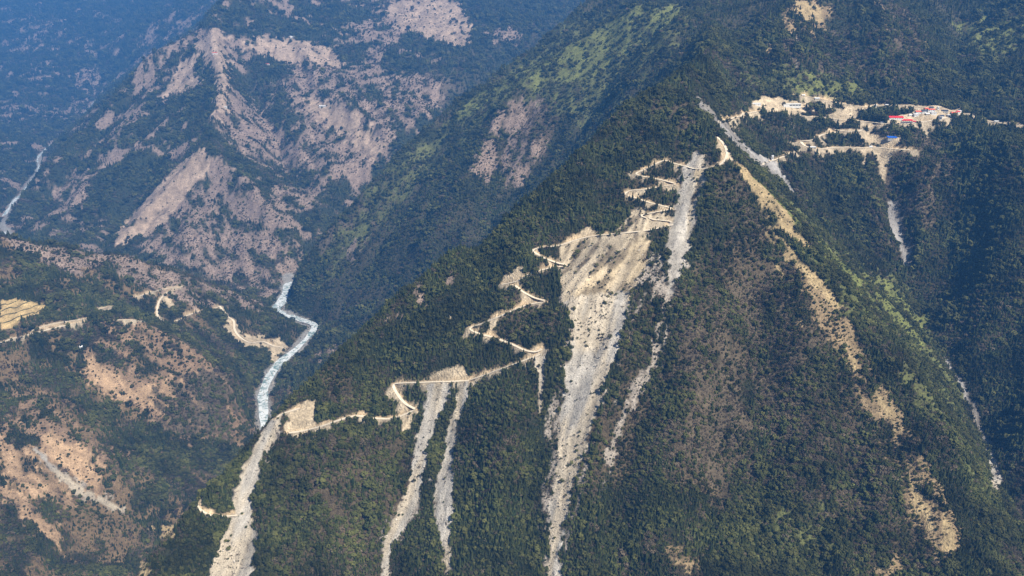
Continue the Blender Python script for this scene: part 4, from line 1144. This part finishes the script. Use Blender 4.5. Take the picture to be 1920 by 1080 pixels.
for ki, kn in enumerate(KINDS):
    idx = np.nonzero(kind_ == ki)[0]
    n = len(idx)
    lo, hi = HEIGHT[kn]
    hh = spacing[idx] * (lo + (hi - lo) * rng.random(n) ** 1.3)
    hh = hh * small[idx] * (1.0 + 0.28 * fbm(px_[idx], py_[idx], 55, 2, 811))
    hh = hh * np.where(rng.random(n) < 0.13, 1.5, 0.88) * (1.0 - 0.24 * smooth(2600, 3400, py_[idx]) + 0.22 * smooth(1700, 1100, py_[idx]))
    wid = hh * rng.uniform(0.85, 1.3, n)
    if kn == 'conifer':
        wid = wid * 1.15
    turn = np.stack([rng.normal(0, .05, n), rng.normal(0, .05, n), rng.uniform(0, 6.283, n)], 1)
    size = np.stack([wid, wid * rng.uniform(.85, 1.15, n), hh], 1)
    P = np.stack([px_[idx], py_[idx], pz_[idx] - 0.03 * hh], 1)
    inside = (cu[idx] > 5) & (cu[idx] < 1915) & (cv[idx] < 1076) & (cv[idx] > (860 if kn != 'light' else 700))
    nearest = np.argsort(np.where(inside, cdep[idx] / hh, 1e9))[:300 if kn != 'light' else 120]
    picked = np.zeros(n, bool); picked[nearest] = True
    nm, lab, cat, grp = SINGLE[kn]

    for k in nearest.tolist():
        shp = SHAPES_OF[kn][k % len(SHAPES_OF[kn])]
        if kn in TRUNK:
            o = bpy.data.objects.new(nm, None); o.empty_display_size = 1.0
            for pn, me in (('crown', shp), ('trunk', TRUNK[kn])):
                c = bpy.data.objects.new(pn, me); COL.objects.link(c); c.parent = o
        else:
            o = bpy.data.objects.new(nm, shp)
        COL.objects.link(o)
        o.location = P[k]; o.rotation_euler = turn[k]; o.scale = size[k]
        o['label'] = lab; o['category'] = cat; o['group'] = grp
    rest = np.nonzero(~picked)[0]
    shapes = SHAPES_OF[kn]
    which = rng.integers(0, len(shapes), len(rest))
    for q, me in enumerate(shapes):
        sel = rest[which == q]
        nm2, lab2, cat2 = INFO[kn]
        scatter(nm2, me, P[sel], turn[sel], size[sel], lab2, cat2)

# ------------------------------------------------------------------ boulders on the slides
m = np.nonzero(slide_v.reshape(-1) > 0)[0]
m = m[(VY[m] < 2600)]
pick = rng.choice(m, min(len(m), 14000), replace=False)
bx = VX[pick] + rng.uniform(-3, 3, len(pick)); by = VY[pick] + rng.uniform(-3, 3, len(pick))
clus = fbm(bx, by, 45, 3, 501)
kp = rng.random(len(pick)) < smooth(-0.5, 0.7, clus)
pick, bx, by = pick[kp], bx[kp], by[kp]
bz = VZ[pick]
sz = 0.8 + 1.7 * rng.random(len(pick)) ** 3 + 2.8 * rng.random(len(pick)) ** 12
bd = by * cp - (bz - CAM_Z) * sp
order = np.argsort(-(sz / bd))
turn = rng.uniform(0, 6.28, (len(pick), 3)); size = np.stack([sz * rng.uniform(.9, 1.6, len(pick)), sz, sz * rng.uniform(.7, 1.1, len(pick))], 1)
P = np.stack([bx, by, bz + sz * 0.12], 1)
bu = bx / bd * FPX + 960; bv = 540 - ((by * sp + (bz - CAM_Z) * cp) / bd) * FPX
order = [k for k in order.tolist() if 4 < bu[k] < 1916 and bv[k] < 1074]
for k in order[:220]:
    o = bpy.data.objects.new('boulder', SHAPES_OF['rock'][k % 4]); COL.objects.link(o)
    o.location = P[k]; o.rotation_euler = turn[k]; o.scale = size[k]
    o['label'] = 'angular grey boulder lying on a pale landslide chute'; o['category'] = 'boulder'; o['group'] = 'boulders on the landslides'
restm = np.ones(len(pick), bool); restm[order[:220]] = False
for q in range(4):
    sel = np.nonzero(restm & (np.arange(len(pick)) % 4 == q))[0]
    scatter('rubble', SHAPES_OF['rock'][q], P[sel], turn[sel], size[sel], 'loose grey rubble strewn down the landslide chutes', 'rubble')

# boulders and gravel-bar rocks along the river
Cn = np.array(catmull(RIV, 30)); kk = rng.integers(1, len(Cn) - 1, 1500)
tn = Cn[kk + 0][:, :2] - Cn[kk - 1][:, :2]; tn /= np.linalg.norm(tn, axis=1)[:, None] + 1e-9
off = np.where(rng.random(len(kk)) < 0.72, rng.choice([-1, 1], len(kk)) * rng.normal(25, 5, len(kk)), rng.uniform(-17, 17, len(kk)))
rx_ = Cn[kk, 0] - tn[:, 1] * off; ry_ = Cn[kk, 1] + tn[:, 0] * off
rz_ = np.maximum(surface(rx_.copy(), ry_.copy()), Cn[kk, 2] - 0.5)
rs_ = 1.5 + 4.5 * rng.random(len(kk)) ** 3
for q in range(4):
    sel = np.nonzero(np.arange(len(kk)) % 4 == q)[0]
    scatter('river_rocks', SHAPES_OF['rock'][q], np.stack([rx_, ry_, rz_], 1)[sel], rng.uniform(0, 6.28, (len(sel), 3)), np.stack([rs_ * 1.4, rs_, rs_ * .7], 1)[sel], 'grey rocks and gravel bars along the banks of the river', 'rocks')

# ------------------------------------------------------------------ the hamlet and other buildings
def flat_material(name, col, rough=0.8, vary=0.12, scale=0.6):
    m, nt, b = material(name, rough)
    N, L = nt.nodes.new, nt.links.new
    g = N('ShaderNodeNewGeometry'); n = N('ShaderNodeTexNoise'); n.inputs['Scale'].default_value = scale; n.inputs['Detail'].default_value = 5
    L(g.outputs['Position'], n.inputs['Vector'])
    r = N('ShaderNodeMapRange'); r.inputs['From Min'].default_value = 0.3; r.inputs['From Max'].default_value = 0.7; r.inputs['To Min'].default_value = 1 - vary; r.inputs['To Max'].default_value = 1 + vary
    L(n.outputs['Fac'], r.inputs['Value'])
    s = N('ShaderNodeVectorMath'); s.operation = 'SCALE'; s.inputs[0].default_value = col; L(r.outputs[0], s.inputs['Scale'])
    L(s.outputs[0], b.inputs['Base Color'])
    return m
B_WHITE = flat_material('white_plaster', (0.72, 0.72, 0.70))
B_GREY = flat_material('grey_block', (0.38, 0.38, 0.37))
B_CREAM = flat_material('cream_plaster', (0.62, 0.55, 0.42))
B_RED = flat_material('red_sheet_roof', (0.62, 0.035, 0.045), 0.55)
B_ORANGE = flat_material('faded_red_roof', (0.62, 0.13, 0.08), 0.6)
B_BLUE = flat_material('blue_sheet_roof', (0.02, 0.12, 0.58), 0.5)
B_SLATE = flat_material('dark_slate_roof', (0.06, 0.075, 0.11), 0.6)
B_PALE = flat_material('pale_sheet_roof', (0.74, 0.76, 0.78), 0.5)
B_GLASS, nt, b = material('dark_glass', 0.15); b.inputs['Base Color'].default_value = (0.03, 0.05, 0.07, 1); b.inputs['Specular IOR Level'].default_value = 0.5
B_WOOD = flat_material('brown_door', (0.16, 0.09, 0.05))

def box_bm(bm, x0, x1, y0, y1, z0, z1):
    v = [bm.verts.new(p) for p in ((x0, y0, z0), (x1, y0, z0), (x1, y1, z0), (x0, y1, z0), (x0, y0, z1), (x1, y0, z1), (x1, y1, z1), (x0, y1, z1))]
    for f in ((3, 2, 1, 0), (4, 5, 6, 7), (0, 1, 5, 4), (1, 2, 6, 5), (2, 3, 7, 6), (3, 0, 4, 7)):
        bm.faces.new([v[i] for i in f])

def part(name, mat, parent, build):
    bm = bmesh.new(); build(bm)
    me = bpy.data.meshes.new(name); bm.to_mesh(me); bm.free(); me.materials.append(mat)
    o = bpy.data.objects.new(name, me); COL.objects.link(o); o.parent = parent
    return o

def prism(bm, pts, x0, x1):
    a = [bm.verts.new((x0, y, z)) for y, z in pts]; b_ = [bm.verts.new((x1, y, z)) for y, z in pts]
    n = len(pts)
    for i in range(n):
        bm.faces.new((a[i], a[(i + 1) % n], b_[(i + 1) % n], b_[i]))
    bm.faces.new(a[::-1]); bm.faces.new(b_)

def building(name, label, u, v, L, W, H, yaw, roof, mroof, mwall, windows=3, band=False, cat='building', group=None):
    x, y, z = [float(a[0]) for a in cast([u], [v])]
    z = float(surface(np.array([x]), np.array([y]))[0])
    e = bpy.data.objects.new(name, None); COL.objects.link(e)
    e.location = (x, y, z); e.rotation_euler = (0, 0, rad(yaw)); e.empty_display_size = 5
    e['label'] = label; e['category'] = cat
    if group: e['group'] = group
    hl, hw = L / 2, W / 2
    part('wall', mwall, e, lambda bm: box_bm(bm, -hl, hl, -hw, hw, -5, H))
    if roof == 'gable':
        rise = W * 0.24
        part('roof', mroof, e, lambda bm: prism(bm, [(-hw - .9, H - .25), (0, H + rise), (hw + .9, H - .25), (hw + .9, H + .1), (0, H + rise + .35), (-hw - .9, H + .1)], -hl - .8, hl + .8))
        part('gable_wall', mwall, e, lambda bm: prism(bm, [(-hw + .05, H + .003), (hw - .05, H + .003), (0, H + rise - .25)], -hl + .02, hl - .02))
    elif roof == 'shed':
        part('roof', mroof, e, lambda bm: prism(bm, [(-hw - 1, H + .02), (hw + 1, H + W * .14), (hw + 1, H + W * .14 + .4), (-hw - 1, H + .42)], -hl - .8, hl + .8))
    else:
        part('roof', mroof, e, lambda bm: box_bm(bm, -hl - .5, hl + .5, -hw - .5, hw + .5, H + .005, H + .6))
    if band:
        n = max(2, int(L / 9))
        for k in range(n):
            cx = -hl + (k + .5) * L / n
            if k < n * 0.25: continue
            w = part('window', B_GLASS, e, lambda bm: box_bm(bm, cx - L / n * .42, cx + L / n * .42, -hw - .12, -hw + .2, H * .35, H * .78))
            part('sill', mwall, w, lambda bm: box_bm(bm, cx - L / n * .44, cx + L / n * .44, -hw - .3, -hw - .125, H * .31, H * .345))
    else:
        for k in range(windows):
            cx = -hl + (k + .5) * L / windows
            if windows > 1 and k == windows // 2:
                part('door', B_WOOD, e, lambda bm: box_bm(bm, cx - .7, cx + .7, -hw - .1, -hw + .2, 0, 2.3))
            else:
                part('window', B_GLASS, e, lambda bm: box_bm(bm, cx - .9, cx + .9, -hw - .1, -hw + .2, H * .35, H * .72))
    return e

HG = 'buildings of the hamlet on the mountain shelf'
FG = 'houses scattered on the far slopes'
for a in [
    ('long_building', 'long white flat-roofed building with a dark window band, left yard of the hamlet', 1484, 200, 56, 11, 7.5, 4, 'flat', B_WHITE, B_WHITE, 0, True),
    ('shed', 'small white lean-to beside the track at the left end of the hamlet yard', 1418, 196, 26, 7, 4, 8, 'shed', B_PALE, B_WHITE, 2, False),
    ('house', 'low cream house at the right rear corner of the left yard', 1531, 190, 14, 8, 4.5, -5, 'gable', B_PALE, B_CREAM, 3, False),
    ('barracks', 'largest bright red gable roof of the hamlet, left end of the red row', 1679, 222, 42, 15, 5.0, -2, 'gable', B_RED, B_WHITE, 6, False),
    ('barracks', 'second red gable roof just right of the largest one beside the road', 1700, 226, 30, 12, 5.0, -6, 'gable', B_RED, B_CREAM, 5, False),
    ('hut', 'tiny white-roofed hut squeezed between the two big red roofs', 1690, 224, 9, 8, 5.5, 0, 'flat', B_PALE, B_WHITE, 1, False),
    ('shed', 'long narrow dark roofed shed below the second red roof at the road edge', 1699, 233, 34, 6, 3.5, 4, 'shed', B_SLATE, B_CREAM, 3, False),
    ('house', 'red and white house at the left end of the upper row of the hamlet', 1721, 213, 18, 10, 6, 3, 'gable', B_ORANGE, B_WHITE, 3, False),
    ('house', 'pale blue-white sheet-roofed house in front of the upper row', 1717, 218, 14, 8, 4.5, 8, 'shed', B_PALE, B_WHITE, 3, False),
    ('house', 'dark slate-roofed house in the middle of the upper row', 1732, 212, 15, 9, 6, 2, 'gable', B_SLATE, B_WHITE, 3, False),
    ('house', 'faded red-roofed white house at the right of the upper row', 1745, 210, 20, 10, 6, -3, 'gable', B_ORANGE, B_WHITE, 3, False),
    ('house', 'white flat-roofed house set directly before the faded red roof', 1750, 214, 16, 8, 4, 0, 'flat', B_PALE, B_WHITE, 3, False),
    ('tank', 'small round grey hall on the terrace above the hamlet houses', 1746, 204, 10, 9, 4, 0, 'gable', B_SLATE, B_GREY, 1, False),
    ('hut', 'narrow white upright hut on the upper terrace of the hamlet', 1758, 207, 5, 6, 8, 0, 'flat', B_PALE, B_WHITE, 1, False),
    ('house', 'blue-grey roofed house right of the pale square in the hamlet', 1765, 218, 14, 10, 6, 10, 'gable', B_SLATE, B_WHITE, 3, False),
    ('house', 'lowest house of the hamlet with dark roof and white gable near the wood edge', 1760, 226, 13, 9, 6, -12, 'gable', B_SLATE, B_WHITE, 3, False),
    ('house', 'lone red-roofed house near the right end of the hamlet', 1788, 214, 16, 10, 6, -4, 'gable', B_ORANGE, B_WHITE, 3, False),
    ('shed', 'long grey shed between the lone red roof and the middle houses', 1771, 211, 18, 6, 3.5, -12, 'shed', B_SLATE, B_GREY, 2, False),
    ('shed', 'thin white-roofed shed stretched before the lone red-roofed house', 1789, 218, 28, 4, 3, 0, 'shed', B_PALE, B_WHITE, 3, False),
    ('shed', 'pale frame shelter at the far right tip of the hamlet', 1799, 210, 9, 6, 6, 15, 'shed', B_PALE, B_WHITE, 1, False),
    ('shed', 'bright blue roofed shed alone on the lower gravel yard', 1672, 260, 26, 13, 4.5, -3, 'shed', B_BLUE, B_GREY, 3, False),
    ('pylon_block', 'white concrete block standing in the grey gully below the hamlet track', 1448, 299, 5, 6, 13, 0, 'flat', B_PALE, B_WHITE, 1, False),
    ('house', 'small faded-red roofed house behind the dark slate roof of the upper row', 1736, 207, 12, 8, 5, 6, 'gable', B_ORANGE, B_CREAM, 3, False),
    ('house', 'cream house with pale roof between the slate roof and the faded red roof', 1739, 215, 10, 7, 4.5, -8, 'gable', B_PALE, B_CREAM, 2, False),
    ('shed', 'red-roofed narrow shed at the lower right end of the red row', 1712, 229, 16, 6, 3.5, -8, 'shed', B_RED, B_GREY, 2, False),
    ('house', 'grey block house left of the lone red roof on the hamlet road', 1779, 216, 10, 7, 5, 4, 'flat', B_PALE, B_GREY, 2, False),
    ('house', 'small bright red roofed house behind the white shed at the hamlet right end', 1795, 213, 10, 8, 5, 10, 'gable', B_RED, B_WHITE, 2, False),
    ('hut', 'pale hut alone on the rear track between yard and upper hamlet', 1640, 203, 8, 6, 4, 0, 'gable', B_PALE, B_WHITE, 1, False),
    ('shed', 'pale open shed at the left end of the lowest hamlet terrace', 1524, 278, 16, 6, 3.5, 3, 'shed', B_PALE, B_GREY, 2, False),
    ('hut', 'small white hut midway along the lowest hamlet terrace', 1632, 277, 8, 5, 3.5, 0, 'gable', B_PALE, B_WHITE, 1, False),
    ('house', 'grey-roofed white house on the road just left of the red row', 1655, 228, 12, 8, 4.5, -3, 'gable', B_SLATE, B_WHITE, 2, False),
    ('hut', 'small white hut at the left foot of the hamlet upper row', 1706, 217, 8, 6, 4, 5, 'gable', B_PALE, B_WHITE, 1, False),
    ('hut', 'little grey hut on the rear road of the hamlet above the trees', 1662, 201, 9, 6, 4, 0, 'shed', B_PALE, B_GREY, 1, False),
    ('hut', 'cream hut on the top excavated terrace behind the left yard of the hamlet', 1506, 180, 9, 6, 4, -4, 'gable', B_PALE, B_CREAM, 1, False),
    ('shed', 'low white shed at the road bend beyond the right end of the hamlet', 1868, 229, 12, 5, 3.5, -6, 'shed', B_PALE, B_WHITE, 2, False),
]:
    building(*a, group=HG if 'hamlet' in a[1] or 'roof' in a[1] else None)
for a in [
    ('farmhouse', 'long white farmhouse on the bright bare terrace of the far mountain', 605, 201, 46, 14, 8, -10, 'gable', B_PALE, B_WHITE, 5),
    ('farmhouse', 'reddish-roofed farmhouse high under the far summit ridge', 403, 100, 34, 16, 9, 5, 'gable', B_ORANGE, B_WHITE, 3),
    ('farmhouse', 'pink-walled farmhouse below the green fields of the far mountain', 502, 122, 26, 12, 8, -14, 'gable', B_ORANGE, B_WHITE, 3),
    ('farmhouse', 'small white farmhouse on the saddle of the far ridge', 423, 202, 18, 12, 8, 0, 'flat', B_PALE, B_WHITE, 3),
    ('farmhouse', 'white farmhouse at the top left rim of the far pale fields', 548, 70, 34, 14, 9, 10, 'gable', B_PALE, B_WHITE, 3),
    ('farmhouse', 'grey-white farmhouse standing on the dry slope below the valley road', 152, 651, 14, 9, 6, 20, 'gable', B_PALE, B_WHITE, 3),
]:
    building(*a, group=FG)

# dark banks between the terraces of the yellow fields
M_BANK = flat_material('grassy_bank', (0.06, 0.065, 0.03), 0.95, 0.3, 0.2)
bank_px = [[(0, 582), (20, 577), (45, 569), (60, 566)], [(0, 594), (22, 587), (48, 580), (72, 574), (84, 573)], [(0, 606), (18, 602), (32, 595), (55, 589), (70, 588)], [(0, 573), (18, 570), (34, 563)], [(28, 612), (36, 600), (60, 592), (84, 578)]]
for W in to_world_many([(catmull(p, 5), 100.0, False) for p in bank_px]):
    W = longest_run(W)
    n = len(W)
    W[:, 2] = surface(W[:, 0].copy(), W[:, 1].copy())
    prof = [(-2.2, -0.6), (-1.5, 0.8), (0.0, 1.7), (1.4, 1.2), (2.2, -0.6)]
    V = np.concatenate([np.column_stack([W[:, 0], W[:, 1] + a, W[:, 2] + h + 0.35 * rng.normal(size=n) * (h > 0)]) for a, h in prof])
    F = [(c * n + i, c * n + i + 1, (c + 1) * n + i + 1, (c + 1) * n + i) for c in range(4) for i in range(n - 1)]
    o = mesh_object('field_bank', V, F, M_BANK, smooth_=False); o['kind'] = 'structure'

# fallen trunks on the slides and along the road, as the photograph's pale and dark sticks
def log_mesh(seed):
    bm = bmesh.new(); r = random.Random(seed); n = 6; rings = []
    for k in range(5):
        x = -0.5 + k / 4; q = .030 * (1.25 - .7 * k / 4)
        rings.append([bm.verts.new((x, q * math.cos(2 * math.pi * i / n) + r.uniform(-.008, .008), q * math.sin(2 * math.pi * i / n))) for i in range(n)])
    for a, b_ in zip(rings[:-1], rings[1:]):
        for i in range(n):
            bm.faces.new((a[i], a[(i + 1) % n], b_[(i + 1) % n], b_[i]))
    bm.faces.new(rings[0][::-1]); bm.faces.new(rings[-1])
    me = bpy.data.meshes.new('fallen_trunk'); bm.to_mesh(me); bm.free(); me.materials.append(M_ROCK if seed % 2 else M_BARK)
    return me
mm = np.nonzero((slide_v > 0) & (VY < 2600))[0]
pk = rng.choice(mm, 900, replace=False)
for q in range(2):
    sel = pk[q::2]
    k = len(sel)
    ln = rng.uniform(4, 11, k)
    scatter('fallen_trunks', log_mesh(q), np.stack([VX[sel], VY[sel], VZ[sel] + .4], 1), np.stack([np.zeros(k), rng.normal(0.1, .3, k), rng.normal(1.5, .8, k)], 1), np.stack([ln, ln * 1.2, ln * 1.2], 1), 'fallen tree trunks lying across the landslide chutes', 'logs')

# ------------------------------------------------------------------ the air
hz = bpy.data.meshes.new('haze')
bmh = bmesh.new()
bmesh.ops.create_cube(bmh, size=1.0)
bmh.to_mesh(hz); bmh.free()
haze = bpy.data.objects.new('haze', hz); COL.objects.link(haze)
haze.scale = (21600, 17600, 2900); haze.location = (-1600, 8300, 1150)
haze['kind'] = 'stuff'
M_HAZE = bpy.data.materials.new('air'); M_HAZE.use_nodes = True
nt = M_HAZE.node_tree; nt.nodes.clear()
out = nt.nodes.new('ShaderNodeOutputMaterial'); pv = nt.nodes.new('ShaderNodeVolumePrincipled')
pv.inputs['Color'].default_value = HAZE_COLOR
pv.inputs['Density'].default_value = HAZE_DENSITY
pv.inputs['Anisotropy'].default_value = 0.0
nt.links.new(pv.outputs[0], out.inputs['Volume'])
hz.materials.append(M_HAZE)
